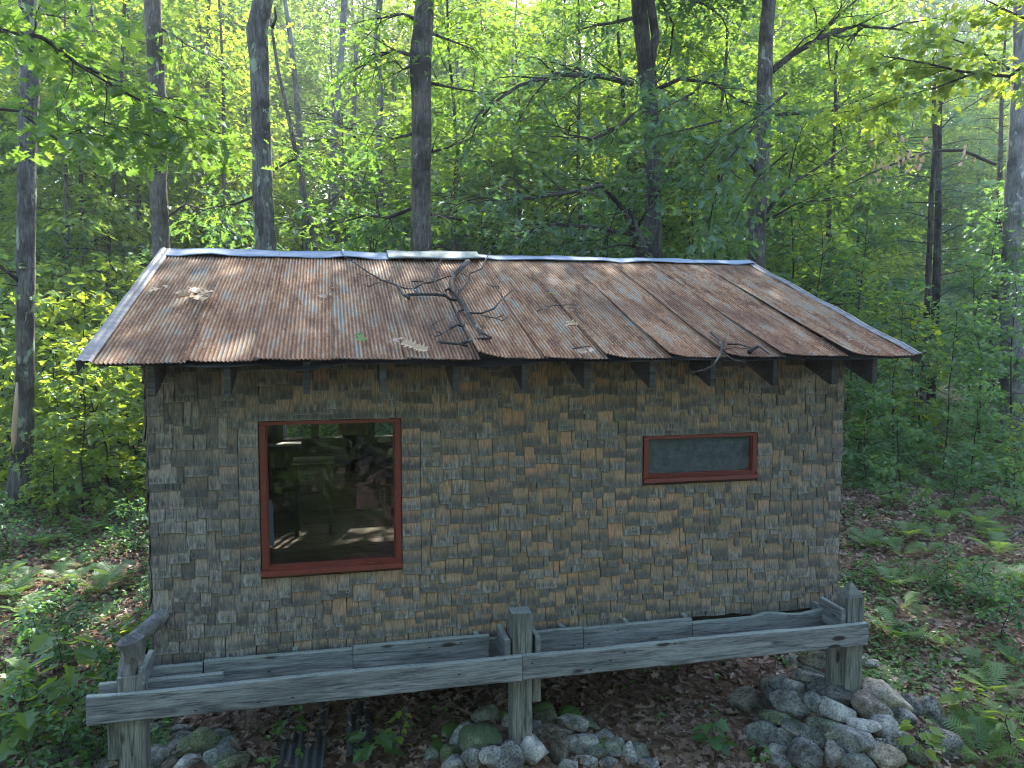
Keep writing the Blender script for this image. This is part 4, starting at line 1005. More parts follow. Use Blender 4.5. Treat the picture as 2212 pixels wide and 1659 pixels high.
rt = np.random.default_rng(1234)
FAR = [tree_meshes(rt, 15, .12, 1.6, 3.0, 52, OVLO, .25, 18, M_FAR, M_BARK, spread=.36) for _ in range(3)]
FAR += [tree_meshes(rt, 12, .09, 1.0, 2.7, 50, OVLO, .24, 18, M_MAPLE, M_BARK, spread=.34) for _ in range(2)]
MID = [tree_meshes(rt, 12, .09, 1.8, 2.6, 38, OAKLO, .22, 18, M_OAK, M_BARK, spread=.28) for _ in range(2)]
MID += [tree_meshes(rt, 11, .08, 1.2, 2.3, 38, OAKLO, .21, 18, M_MAPLE, M_BARK, spread=.28)]
TREES = []
def occupied(x, y, rad, store):
    return any((x - a) ** 2 + (y - c) ** 2 < (rad + r_) ** 2 * .25 for a, c, r_ in store)
store = []
def scatter(n, y0, y1, kinds, tagname, rad, sc=(0.85, 1.2), gap=None, zmul=1.0, wsc=1.0):
    k = 0; tries = 0; out = []
    while k < n and tries < 4000:
        tries += 1
        y = rt.uniform(y0, y1); px = rt.uniform(-180, 2400); p = onY(px, 500, y); x = p[0]
        if occupied(x, y, rad, store): continue
        if gap and gap(px, y): continue
        if y < 17.5 and -6 < x - (y - 9) * .34 < 2.6: continue
        m_ = kinds[rt.integers(len(kinds))]; s = rt.uniform(*sc)
        zs = rt.uniform(.9, 1.1) * (.62 if (-5 < x - (y - 9) * .34 < 3.2 and y < 24) else 1)
        e = add_tree(tagname, m_, x, y, rt.random() * 6.28, s * wsc, s * zs * zmul); store.append((x, y, rad)); out.append(e); k += 1
    return out
def skygap(px, y): return (560 < px < 760 and y > 14) or (1130 < px < 1290 and y > 16)
F1 = scatter(22, 14.0, 21, MID, 'mid_tree', 2.2, gap=lambda px, y: 575 < px < 700 or 1080 < px < 1180 or px > 1900)
F2 = scatter(40, 21, 34, FAR + MID, 'forest_tree', 2.6, gap=lambda px, y: 600 < px < 720)
F3 = scatter(52, 34, 56, FAR, 'forest_tree', 3.2, (1.0, 1.35), None, 1.4, 1.1)
F4 = scatter(44, 56, 90, FAR, 'forest_tree', 4.2, (1.3, 1.7), None, 1.6, 1.2)
BACKWOOD = []  # unseen wood behind the camera, trees heightened to shade the shed front
rbk = np.random.default_rng(4)
for k_ in range(26):
    x_ = -17 + 38 * ((k_ * 0.618) % 1) + rbk.normal(0, .5); y_ = -11.5 - (k_ % 4) * 2.6 - .012 * (x_ - 2) ** 2 * -1 + rbk.normal(0, .4)
    s_ = rbk.uniform(1.0, 1.25); BACKWOOD.append(add_tree('forest_tree', (FAR + MID)[k_ % 8], x_, y_, rbk.random() * 6.28, s_, s_ * 1.35))
for k_, (x_, y_) in enumerate([(-14, -5), (-15, 0), (18, -7), (18.5, -1)]): BACKWOOD.append(add_tree('forest_tree', (FAR + MID)[k_ % 8], x_, y_, 1.0 * k_, 1.1))
del rbk

for k_, (px_, y_, s_, z_) in enumerate([(1000, 12.6, .9, .95), (1250, 12.6, .95, .95), (1540, 13.0, .95, 1.0), (1780, 13.6, 1.0, 1.0), (1420, 14.0, 1.05, 1.0), (1130, 13.8, .9, .8)]):
    p_ = onY(px_, 700, y_); F1.append(add_tree('mid_tree', MID[k_ % 2], p_[0], y_, 1.7 * k_, s_, z_))
# understorey right behind the shed (4-6 m saplings) and at the sides
SAP = [tree_meshes(rt, 5.6, .035, .5, 1.5, 24, MAPLE, .16, 18, M_MAPLED, M_TWIG, .3, .5, 'sap', .16) for _ in range(2)]
SAP2 = [tree_meshes(rt, 5.0, .035, .5, 1.5, 24, OAKLO, .17, 18, M_OAK, M_TWIG, .3, .5, 'sap', .16) for _ in range(1)]
BR = [tree_meshes(rt, 2.7, .022, .15, .85, 20, MAPLE, .15, 20, M_MAPLE, M_TWIG, .15, .6, 'sap', .13) for _ in range(3)]
LOWB = [tree_meshes(rt, 1.5, .014, .08, .6, 14, MAPLE, .12, 20, M_MAPLED, M_TWIG, .1, .5, 'sap', .10) for _ in range(2)]
def place_px(meshes, name, px, y, sc, rz=None, sz=None):
    p = onY(px, 700, y); return add_tree(name, meshes, p[0], y, rt.random() * 6.28 if rz is None else rz, sc, sz)
U1 = [place_px((SAP + SAP2)[k % 3], 'sapling', px, y, s) for k, (px, y, s) in enumerate([
    (395, 9.0, .72), (480, 11.0, .85), (640, 9.5, .9), (700, 12.0, 1.1), (770, 9.0, .9), (835, 11.5, 1.1), (985, 9.2, .9), (1070, 12.0, 1.1), (1150, 9.0, .95), (1260, 10.5, 1.05),
    (1330, 8.2, .95), (1475, 11.5, 1.1), (1540, 8.8, .95), (1700, 10.5, 1.05), (1760, 7.8, .95), (290, 13, .7), (170, 14.5, .75), (110, 16, .8), (560, 13.5, .9), (1380, 13.5, 1.2), (1620, 13.5, 1.2)])]
U2 = [place_px(BR[k % 3], 'maple_shrub', px, y, s) for k, (px, y, s) in enumerate([
    (-20, 7.0, .95), (95, 7.6, .95), (165, 6.6, .85), (235, 8.0, .95), (30, 9.5, 1.15), (130, 10.0, 1.15), (215, 10.5, 1.15), (290, 9.4, 1.05), (-60, 11, 1.3), (60, 12.2, 1.3), (160, 12.6, 1.3),
    (255, 12.8, 1.3), (340, 12.0, 1.3), (110, 6.2, .5), (310, 7.4, .75)])]
U3 = [place_px((SAP[0], SAP[1], BR[1])[k % 3], 'maple_sapling', px, y, s) for k, (px, y, s) in enumerate([
    (1935, 7.2, .62), (2050, 6.2, .60), (2005, 8.4, 1.15), (2130, 7.6, .72), (2190, 6.4, .68), (1900, 9.6, .95), (2085, 9.8, .98), (2230, 8.6, .95), (1985, 11.5, 1.1), (1830, 10.2, .9), (2160, 12, 1.2),
    (2240, 5.4, .55), (1960, 5.2, .42), (2110, 5.0, .36)])]
U4 = [place_px(LOWB[k % 2], 'seedling_bush', px, y, s) for k, (px, y, s) in enumerate([
    (1885, 5.8, .8), (1940, 4.4, .55), (2070, 4.2, .62), (2180, 4.4, .7), (2010, 3.6, .4), (1870, 7, 1.0), (2220, 3.6, .6), (-10, 5.0, .55), (285, 5.3, .5), (305, 3.2, .32),
    (120, 2.3, .5), (45, 1.6, .55), (200, 1.5, .42), (260, 1.0, .38), (10, .9, .45), (95, .6, .40), (170, .5, .34), (2150, 1.2, .45), (2060, 1.7, .4), (2200, .5, .5)])]

# ------------------------------------------------------------------ the seven big trunks and their limbs
def trunk_from_px(mb, lst, Y, base=True, sides=14, rng=rt, topz=15.0):
    P = []; Rr = []
    for (px, py, w_) in lst:
        p = onY(px, py, Y); P.append(p); Rr.append(w_ / 2 * project(p)[2] / FPX)
    P = np.array(P); Rr = np.array(Rr)
    if base:
        q = P[-1].copy(); gz = float(terrain(q[0], q[1])) - .3; dn = P[-1] - P[-2]; dn = dn / abs(dn[2]) * (q[2] - gz)
        if q[2] > gz: P = np.vstack([P, q + dn]); Rr = np.append(Rr, Rr[-1] * 1.18)
    u = P[0] - P[1]; u = u / abs(u[2]) if abs(u[2]) > 1e-3 else np.array([0, 0, 1.])
    k = max(0, topz - P[0][2]); P = np.vstack([P[0] + u * k + [.2, 0, 0], P[0] + u * k * .5, P]); Rr = np.concatenate([[Rr[0] * .35, Rr[0] * .75], Rr])
    # resample finely for an uneven outline
    L = np.concatenate([[0], np.cumsum(np.linalg.norm(np.diff(P, axis=0), axis=1))]); t = np.linspace(0, L[-1], int(L[-1] / .22) + 2)
    Pf = np.stack([np.interp(t, L, P[:, i_]) for i_ in range(3)], 1); Rf = np.interp(t, L, Rr)
    Pf[:, :2] += np.cumsum(rng.normal(0, .004, (len(t), 2)), 0) * .6
    o0 = Pf[-1].copy(); mb.tube(Pf[::-1] - o0, Rf[::-1], sides, 0, wob=.035, rng=rng); return o0
def px_tube(mb, pts, Y, r0, r1, o0, mat_=0, sides=7, dy=0.0):
    P = np.array([onY(px, py, Y + dy * k) for k, (px, py) in enumerate(pts)]) - o0
    mb.tube(P, np.linspace(r0, r1, len(P)), sides, mat_, wob=.05, rng=rt); return P
BIG = []
def big_tree(label, pts, Y, mbark, mleaf, limbs=(), forks=(), topz=14.5, crown=20, R_=3.0, tpl=OAKLO, size=.2, z0=7.5, tonec=.5, dens=15, cat='tree', name='oak_tree'):
    """pts: trunk in photo px at depth Y; limbs: (px polyline, r0, leaf density, leaf size, dy)"""
    t = MB(); o0 = trunk_from_px(t, pts, Y, topz=topz)
    for (fp, r0, r1) in forks: px_tube(t, fp, Y, r0, r1, o0)
    e = empty(name, o0); tag(e, label, cat)
    t.build('trunk', mbark, e, True)
    c = MB()
    for (lp, r0, dens_, sz_, dy) in limbs:
        q = MB(); P = px_tube(q, lp, Y, r0, r0 * .3, o0, dy=dy); q.build('branch', M_BARKD, e, True)
        for k in range(1, len(P)):
            ax = P[k] - P[k - 1]; L = np.linalg.norm(ax)
            if dens_ <= 0: continue
            for s in range(3 if k > 1 else 2):
                sgn = (-1) ** s; dd = ax / L * rt.uniform(.2, 1) + np.array([rt.normal(0, .4), sgn * rt.uniform(.3, 1), rt.normal(.0, .3)])
                limb(c, rt, P[k - 1] + ax * rt.random(), dd, min(1.5, .5 + L * .6), r0 * .35, tpl, sz_, dens_, .15, 1, .3, 4, tonec, .1)
            limb(c, rt, P[k], ax / L + [0, rt.normal(0, .3), rt.normal(0, .2)], .9, r0 * .3, tpl, sz_, dens_, .15, 1, .2, 4, tonec, .1)
    # high crown, mostly above the picture; on right-hand trees thickened to shade the roof
    n = int(crown * (3.4 if pts[0][0] > 800 else .3)); R_ = 4.2 if pts[0][0] > 800 else 2.2
    if topz > 8: z0 = 9.6
    for k in range(n):
        zz = z0 + (topz - z0) * (k + rt.random()) / n; a = rt.random() * 6.28
        px_, py_, _ = pts[0]; q = onY(px_, py_, Y) - o0
        limb(c, rt, (q[0] + rt.normal(0, .1), q[1] + rt.normal(0, .1), zz - o0[2]), (math.cos(a), math.sin(a), .5), R_ * rt.uniform(.6, 1.1), .05, OVLO if zz > 10 else tpl, size if zz < 10 else .24, dens * (.7 if zz > 10 else 1), .25, 0, .4, 5, tonec)
    if c.n: c.build('crown', [mleaf, M_TWIG], e)
    BIG.append(e); return e
big_tree('straight grey trunk with black-mottled bark near the left edge, bark stripped at its foot', [(60, -10, 36), (66, 150, 38), (60, 300, 37), (56, 560, 37), (55, 700, 36), (52, 830, 37), (48, 950, 40), (42, 1010, 44)], 6.9, M_BARKL, M_OAK,
    limbs=[([(55, 620), (20, 590), (-30, 560)], .04, 9, .18, -.2)], topz=14, crown=14, z0=9)
e0 = BIG[0]; q = MB()
p = [onY(px, py, 6.9) - np.array(e0.location) + [0, -.12, 0] for px, py in ((44, 825), (42, 880), (38, 940), (38, 985))]
q.tube(p, [.02, .04, .045, .02], 8, wob=.08, rng=rt); q.build('stripped_wood', M_TANLEAF, e0, True)['label'] = 'pale bare strip where the bark came off'
big_tree('greyish trunk rising above the left end of the roof, partly veiled by oak leaves', [(326, -10, 34), (332, 100, 35), (342, 250, 36), (340, 400, 34), (346, 560, 37)], 11.0, M_BARK, M_OAK,
    limbs=[([(345, 62), (372, 72), (400, 95), (440, 115)], .03, 10, .18, -.2), ([(340, 360), (300, 330), (240, 300), (190, 270)], .04, 13, .2, -.3), ([(348, 480), (400, 440), (480, 470), (510, 500)], .03, 11, .18, .1), ([(335, 220), (280, 180), (220, 190)], .04, 12, .2, -.3)], topz=15, crown=12, z0=9)
big_tree('thick trunk blotched with pale green lichen, third big trunk from the left', [(571, -10, 42), (562, 40, 44), (556, 60, 46), (562, 150, 40), (564, 260, 40), (568, 400, 42), (576, 560, 44)], 8.4, M_BARKL, M_OAK,
    limbs=[([(568, 318), (540, 320), (500, 340)], .02, 8, .16, .2), ([(572, 380), (620, 350), (680, 330), (720, 350)], .03, 12, .17, .5), ([(560, 420), (510, 440), (450, 450)], .03, 12, .17, .3)], topz=14, crown=10, z0=9)
q = MB(); o0 = np.array(BIG[-1].location); px_tube(q, [(588, 60), (596, 40), (594, 15)], 8.4, .03, .015, o0); q.build('branch_stub', M_BARKD, BIG[-1], True); q = MB(); px_tube(q, [(568, 335), (564, 320), (565, 305)], 8.4, .014, .006, o0, dy=-.08); q.build('branch_stub', M_BARKD, BIG[-1], True)
big_tree('thick dark oak trunk behind the middle of the roof, fourth big trunk from the left', [(917, -10, 40), (912, 60, 44), (905, 130, 48), (908, 250, 42), (907, 330, 42), (906, 450, 42), (907, 560, 44)], 8.6, M_BARK, M_OAK,
    limbs=[([(890, 120), (850, 108), (810, 125), (770, 150)], .04, 15, .18, .2), ([(898, 140), (870, 150), (855, 130)], .03, 12, .18, -.2), ([(925, 178), (980, 190), (1040, 200)], .035, 13, .18, .3),
           ([(905, 45), (870, 30), (820, 40)], .04, 14, .18, .2), ([(925, 70), (980, 90), (1030, 110)], .03, 12, .18, .2), ([(890, 450), (840, 470), (790, 465), (740, 480)], .04, 14, .18, .1),
           ([(925, 462), (960, 468), (1020, 480), (1060, 500)], .035, 12, .18, .3), ([(920, 330), (965, 320), (1010, 300)], .03, 13, .18, .2), ([(890, 290), (850, 300), (800, 290)], .03, 12, .18, .2)], topz=14, crown=14, z0=7.8, tonec=.5)
big_tree('twin-stemmed dark oak right of the middle, its two stems joining behind blue-green leaves', [(1378, -10, 34), (1390, 110, 32), (1400, 200, 33), (1408, 330, 34), (1410, 450, 36), (1410, 570, 40)], 9.2, M_BARKD, M_OAKBLUE,
    limbs=[([(1366, 180), (1300, 165), (1200, 160), (1120, 185), (1040, 240)], .07, 17, .19, -.35), ([(1370, 38), (1320, 50), (1265, 60)], .04, 10, .18, .2), ([(1400, 220), (1340, 270), (1280, 300), (1220, 290)], .05, 17, .19, -.4),
           ([(1405, 300), (1470, 290), (1530, 310), (1590, 380)], .05, 17, .19, -.5), ([(1405, 200), (1470, 170), (1540, 180), (1600, 220)], .05, 16, .19, -.45)], forks=[([(1402, 150), (1416, 80), (1404, -10), (1400, -120)], .10, .08)], topz=14.5, crown=16, z0=7.4, tonec=.45)
big_tree('crooked small oak in front of the twin-stemmed tree, spreading dark limbs just above the roof', [(1368, 480, 16), (1376, 505, 20), (1384, 530, 24), (1392, 565, 28)], 7.6, M_BARKD, M_OAKBLUE,
    limbs=[([(1370, 500), (1345, 450), (1300, 400), (1235, 415), (1150, 428), (1060, 432)], .06, 18, .175, -.12), ([(1368, 505), (1330, 500), (1270, 490), (1200, 485), (1130, 500)], .05, 18, .17, -.05), ([(1378, 490), (1400, 450), (1405, 400), (1395, 360)], .035, 15, .17, -.1),
           ([(1384, 535), (1340, 528), (1290, 540), (1240, 545)], .03, 15, .16, 0)], topz=5.0, crown=0, tonec=.4)
big_tree('leaning trunk above the right end of the roof with a heavy forking limb', [(1662, -10, 28), (1656, 60, 30), (1652, 160, 32), (1645, 300, 31), (1641, 400, 34), (1632, 480, 38), (1630, 590, 40)], 9.0, M_BARK, M_OAK,
    limbs=[([(1652, 165), (1710, 118), (1780, 78), (1850, 55), (1930, 62)], .075, 11, .18, -.1), ([(1765, 84), (1800, 45), (1850, 0), (1880, -40)], .045, 9, .18, -.1), ([(1645, 470), (1700, 405), (1770, 360), (1835, 310)], .05, 15, .18, .1), ([(1650, 480), (1720, 440), (1780, 430), (1840, 420)], .03, 14, .18, .3),
           ([(1640, 250), (1720, 245), (1790, 240), (1860, 215)], .05, 16, .19, -.5), ([(1640, 380), (1600, 330), (1560, 280)], .03, 15, .18, -.4), ([(1700, 405), (1715, 330), (1735, 270)], .02, 12, .17, 0)], topz=14.5, crown=16, z0=7.6, tonec=.55)
big_tree('tall ridged grey trunk at the right edge with bare limbs carrying dead leaves', [(2204, -10, 32), (2202, 160, 32), (2196, 300, 34), (2186, 500, 38), (2182, 680, 40), (2186, 820, 44), (2188, 900, 48)], 8.6, M_BARKP, M_DEADLEAF,
    limbs=[([(2150, 355), (2080, 325), (2020, 325), (1950, 345), (1880, 375), (1830, 400)], .042, 0, .1, -.15), ([(2190, 160), (2150, 195), (2100, 225), (2078, 240)], .03, 0, .1, -.15), ([(1990, 330), (1940, 325), (1890, 318)], .014, 0, .1, -.1), ([(1970, 335), (1930, 300), (1960, 285), (1985, 280)], .010, 0, .1, -.1)], topz=14, crown=0)
q = MB(); o0 = np.array(BIG[-1].location)
for (px, py) in ((1880, 362), (1890, 378), (1905, 350), (1925, 345), (1945, 330), (1970, 325), (2000, 315), (1900, 300), (1880, 305), (1945, 300), (2085, 330), (2160, 180), (2140, 205), (2170, 190), (1955, 360), (1985, 350)):
    P = np.array([onY(px + rt.normal(0, 9), py + rt.normal(0, 9), 8.0) for _ in range(8)]) - o0; P[:, 1] += rt.normal(0, .08, 8)
    q.leaves(OVATE, P, np.stack([rt.normal(0, .4, 8), rt.normal(0, .4, 8), -np.ones(8)], 1), rand_dirs(rt, 8), .12 * rt.uniform(.6, 1.2, 8), rt.uniform(.5, 1, 8))
o = q.build('dead_leaves', M_TANLEAF, BIG[-1]); o['label'] = 'withered pale brown leaves hanging on the bare limbs'

# near leafy boughs reaching in from trees that stand outside the frame
def bough(label, limbs, mleaf, tpl, size, dens, tonec, name='oak_bough'):
    P0 = onY(*limbs[0][0][0], limbs[0][1]); e = tag(empty(name, P0), label, 'bough'); c = MB(); q = MB()
    for (lp, Y, dy, r0) in limbs:
        P = np.array([onY(px, py, Y + dy * k) for k, (px, py) in enumerate(lp)]) - P0
        q.tube(P, np.linspace(r0, r0 * .3, len(P)), 6, wob=.05, rng=rt)
        for k in range(1, len(P)):
            ax = P[k] - P[k - 1]; L = np.linalg.norm(ax)
            for s in range(3):
                sgn = (-1) ** s; dd = ax / L * rt.uniform(.3, 1) + np.array([rt.normal(0, .3), sgn * rt.uniform(.4, 1), rt.normal(-.05, .25)])
                limb(c, rt, P[k - 1] + ax * rt.random(), dd, rt.uniform(.5, .95), r0 * .3, tpl, size, dens, .12, 1, .25, 4, tonec, .05)
    q.build('branch', M_BARKD, e, True); c.build('foliage', [mleaf, M_TWIG], e); return e
bough('near oak bough with big bright leaves across the upper left corner', [([(-60, 50), (0, 65), (90, 80), (170, 140), (250, 190)], 3.2, .15, .035), ([(170, 140), (240, 170), (330, 205), (380, 215)], 3.9, .1, .02), ([(-60, 230), (40, 240), (120, 300), (170, 280)], 3.1, .1, .02),
    ([(250, 190), (330, 230), (420, 270), (480, 290)], 4.2, .15, .02), ([(-50, 20), (60, 25), (150, 40)], 3.4, .1, .02), ([(180, 250), (280, 280), (380, 310)], 4.3, .1, .015)], M_OAK, OAK, .20, 21, .6)
bough('near maple bough with layered yellow-green leaves across the upper right corner', [([(2260, 110), (2180, 165), (2080, 155), (1990, 135), (1900, 120)], 3.6, .15, .03), ([(2260, 60), (2190, 30), (2110, -10)], 3.6, .1, .025), ([(2180, 150), (2100, 100), (2020, 70)], 3.9, .1, .02), ([(2100, 160), (2020, 190), (1930, 215), (1850, 250)], 4.0, .15, .02)], M_MAPLE, MAPLE, .14, 34, .5, 'maple_bough')
bough('drooping oak bough of pale blue-green leaves hanging above the right part of the roof', [([(1700, 200), (1640, 250), (1560, 300), (1500, 380)], 4.6, .12, .025), ([(1640, 260), (1570, 350), (1540, 440), (1530, 500)], 4.7, .08, .02), ([(1560, 260), (1480, 280), (1400, 300)], 5.0, .1, .02), ([(1700, 330), (1640, 380), (1600, 450), (1570, 520)], 5.1, .1, .018), ([(1500, 200), (1440, 230), (1390, 260)], 5.4, .1, .02)], M_OAKBLUE, OAK, .17, 30, .55)

# white pine at the right, behind the bare limbs
def pine(label, px, Y, H, R_, seed):
    rg_ = np.random.default_rng(seed); p = onY(px, 600, Y); z = float(terrain(p[0], Y)); e = tag(empty('white_pine', (p[0], Y, z)), label, 'pine tree')
    t = MB(); t.tube([(0, 0, -.3), (.05, 0, H * .4), (0, .05, H * .8), (0, 0, H)], [.11, .09, .05, .02], 8, wob=.03, rng=rg_); t.build('trunk', M_BARKD, e, True)
    c = MB(); NP = []; ND = []
    for k in range(40):
        zz = 1.6 + (H - 1.6) * (k + .5) / 40; L = R_ * (1 - (zz / H) ** 1.6 * .75) * rg_.uniform(.7, 1.1); a = k * 2.4
        d = np.array([math.cos(a), math.sin(a), .12]); P = np.array([[0, 0, zz], d * L * .5 + [0, 0, zz + .05], d * L + [0, 0, zz - .1]]); c.tube(P, [.018, .012, .004], 3, 1, cap=False)
        for j in range(int(L * 13)):
            f = .25 + .75 * rg_.random(); q = d * L * f + [0, 0, zz - .03]; s_ = np.cross(d, [0, 0, 1.]) * rg_.normal(0, .28 * L * (1.15 - f)); q = q + s_ + [0, 0, rg_.normal(0, .06)]
            n = 26; dv = rand_dirs(rg_, n, None, 1, .5) + d * .8 + [0, 0, .15]; NP.append(np.repeat(q[None], n, 0) + rg_.normal(0, .025, (n, 3))); ND.append(dv)
    NP = np.concatenate(NP); ND = np.concatenate(ND); n = len(NP)
    tp = (np.array([(0, -.014, 0), (0, .014, 0), (1, 0, -.1)]), [(0, 1, 2)])
    c.leaves(tp, NP, ND, rand_dirs(rg_, n), .15 * rg_.uniform(.7, 1.2, n), np.clip(rg_.normal(.5, .25, n), 0, 1)); c.build('crown', [M_PINE, M_TWIG], e); return e
pine('soft blue-green white pine behind the bare limbs at the right', 2020, 10.2, 9.5, 2.5, 5)
pine('second white pine, further right and partly behind the ridged trunk', 2150, 12.5, 11, 2.7, 6)
pine('small distant white pine seen between the dark oak trunk and the twin-stemmed tree', 1075, 24, 9.5, 2.2, 7)

# thin mid-distance stems
STEM = [('pale crooked stem just right of the lichened trunk, running up into the bright sky gap', [(614, -10, 9), (628, 90, 11), (640, 200, 12), (648, 330, 13)], 20, M_BARKP), ('dark leaning stem right of the lichened trunk', [(590, 70, 6), (602, 150, 8), (618, 220, 9), (640, 330, 10)], 17, M_BARK),
    ('grey stem with drooping bare twigs left of the dark oak trunk', [(745, -10, 14), (735, 150, 12), (722, 300, 14), (716, 450, 15)], 19, M_BARKP), ('twisting pale stem close to the left of the dark oak trunk', [(820, -10, 14), (812, 100, 13), (822, 200, 13), (815, 330, 15), (826, 450, 16)], 15, M_BARKP),
    ('slim white stem standing alone between the dark oak and the twin-stemmed tree', [(1110, 240, 6), (1113, 330, 6), (1116, 400, 6), (1120, 520, 7)], 16, M_BARKP), ('dark thin stem left of the slim white one', [(1062, 150, 8), (1070, 300, 8), (1074, 450, 9)], 24, M_BARK),
    ('dark thin stem just left of the twin-stemmed tree', [(1345, 200, 8), (1355, 330, 9), (1362, 450, 9)], 13.5, M_BARKD), ('slender dark stem inside the white pine', [(2016, 200, 9), (2020, 330, 10), (2012, 420, 11), (2006, 560, 12)], 9.6, M_BARKD),
    ('grey stem between the left edge trunk and the second trunk', [(198, 60, 8), (200, 250, 9), (205, 400, 9)], 18, M_BARK), ('thin leaning stem left of the second trunk', [(270, -10, 7), (262, 180, 8), (250, 330, 8)], 16, M_BARKD),
    ('dark slender stem at the top between the twin-stemmed tree and the leaning trunk', [(1530, -10, 8), (1524, 150, 9), (1520, 300, 9)], 20, M_BARK), ('grey stem right of the second trunk', [(452, -10, 8), (448, 200, 9), (440, 400, 10)], 22, M_BARK),
    ('dark thin stem left of the pale twisting one', [(770, 80, 9), (764, 250, 9), (772, 420, 10)], 23, M_BARK), ('slim dark stem right of the dark oak trunk', [(985, 60, 7), (990, 250, 7), (1000, 420, 8)], 22, M_BARK)]
for lab, pts, Y, mb_ in STEM:
    t = MB(); o0 = trunk_from_px(t, pts, Y, sides=7, topz=12 if Y > 10 else onY(pts[0][0], pts[0][1], Y)[2] + .4); e = tag(empty('thin_tree', o0), lab, 'tree'); t.build('trunk', mb_, e, True)
    q = MB()
    for k in range(7):
        zz = rt.uniform(3, 9); a = rt.random() * 6.28; f = zz / 12
        P = [np.array([0, 0, zz])]; d = np.array([math.cos(a), math.sin(a), .25])
        # start on the trunk: interpolate its px path roughly by height
        zs = [onY(px, py, Y)[2] - o0[2] for px, py, _ in pts][::-1]; xs_ = [onY(px, py, Y)[0] - o0[0] for px, py, _ in pts][::-1]
        if zz > max(zs) or zz < min(zs): continue
        P[0][0] = np.interp(zz, zs, xs_)
        for j in range(5): d = d + rt.normal(0, .15, 3); d[2] -= .08; P.append(P[-1] + d * .3)
        q.tube(P, np.linspace(.014, .003, 6), 3, 0, cap=False)
        for j in range(2, 5):
            for s_ in range(2): q.tube([P[j], P[j] + rt.normal(0, .25, 3)], [.005, .002], 3, 0, cap=False)
    if q.n: q.build('branch', M_DEADTWIG, e)
# bare dead twigs arching beside the dark oak trunk
def twigs(label, cx_, cy_, Y, n, seed, sx=1.0):
    rg_ = np.random.default_rng(seed); p0 = onY(cx_, cy_, Y); gz = float(terrain(p0[0], Y)); e = tag(empty('bare_tree', (p0[0], Y, gz)), label, 'dead tree'); q = MB()
    q.tube([(0, 0, -.2), (.03, 0, (p0[2] - gz) * .6), (0, 0, p0[2] - gz + .9)], [.05, .04, .015], 6); q.build('trunk', M_DEADTWIG, e, True); q = MB()
    for k in range(n):
        a = rg_.random() * 6.28; d = np.array([math.cos(a) * sx, math.sin(a), .35]); P = [np.array([0, 0, p0[2] - gz + rg_.uniform(-1.1, .8)])]
        for j in range(8): d[2] -= .10; d = d + rg_.normal(0, .08, 3); P.append(P[-1] + d * .24)
        q.tube(P, np.linspace(.010, .003, 9), 3, cap=False)
        for j in range(2, 8):
            for s_ in range(2): dd = d * .4 + rg_.normal(0, .4, 3); q.tube([P[j], P[j] + dd * .3, P[j] + dd * .55 + [0, 0, -.05]], [.005, .003, .002], 3, cap=False)
    q.build('branch', M_DEADTWIG, e); return e
twigs('bare grey dead tree with fine arching twigs left of the dark oak trunk', 740, 330, 12.5, 30, 3)
twigs('bare dead spruce-like twigs low behind the ridge, right of the dark oak trunk', 975, 500, 10.5, 26, 4)
twigs('bare dead twigs hanging before the leaning trunk', 1520, 420, 10.2, 12, 8)

# ------------------------------------------------------------------ ferns
def fern_mesh(seed, n, lo=False, L0=.62):
    rg_ = np.random.default_rng(seed); mb = MB(); a = rg_.random(n) * .5 + np.arange(n) * 2 * math.pi / n
    el = rg_.uniform(.35, .85, n); D = np.stack([np.cos(a), np.sin(a), el], 1); Nn = np.stack([-np.cos(a) * el, -np.sin(a) * el, np.ones(n)], 1) + rg_.normal(0, .15, (n, 3))
    P = np.stack([np.cos(a) * .02, np.sin(a) * .02, np.full(n, .0)], 1)
    mb.leaves(FERNLO if lo else FERN, P, D, Nn, L0 * rg_.uniform(.7, 1.15, n), np.clip(rg_.normal(.55, .2, n), 0, 1)); return mb.mesh('fern', M_FERN)
FM = [fern_mesh(40 + k, 7 + k % 3) for k in range(4)]
FERNS = [  # px, py of the foot, size, region
 ('left', [(90, 1180, .55), (190, 1150, .6), (60, 1255, .55), (130, 1215, .45), (215, 1285, .8), (100, 1330, .7), (30, 1290, .65), (175, 1225, .5), (320, 1130, .7), (285, 1060, .8), (215, 1010, .9), (150, 1000, .9), (90, 1040, .9), (250, 960, 1.0), (300, 1000, 1.0), (180, 930, 1.0), (330, 960, .9), (20, 1090, .8), (60, 930, .9)]),
 ('right', [(1905, 1000, .8), (1960, 1040, .9), (2030, 1010, .9), (2075, 1060, 1.05), (2150, 1040, 1.1), (2120, 960, 1.2), (2190, 930, 1.3), (1985, 960, .9), (2195, 1110, 1.2), (2120, 1140, .9), (2040, 1130, .7), (1930, 1090, .6), (2185, 1010, 1.2), (1880, 950, .9), (2150, 1250, .6), (2085, 1230, .5)]),
 ('lower right', [(2050, 1590, .55), (2120, 1640, .7), (2170, 1560, .6), (2190, 1440, .6), (2030, 1400, .5), (2110, 1450, .55), (1985, 1340, .45)])]
rf = np.random.default_rng(77); FEO = []
for reg_, bx, nn in ((0, (-20, 325, 920, 1350), 16), (1, (1850, 2212, 900, 1250), 20), (2, (1900, 2212, 1260, 1640), 8)):
    for _ in range(nn): yy_ = rf.uniform(bx[2], bx[3]); FERNS[reg_][1].append((rf.uniform(bx[0], bx[1]), yy_, rf.uniform(.5, .8) + (.35 if yy_ < 1050 else 0)))
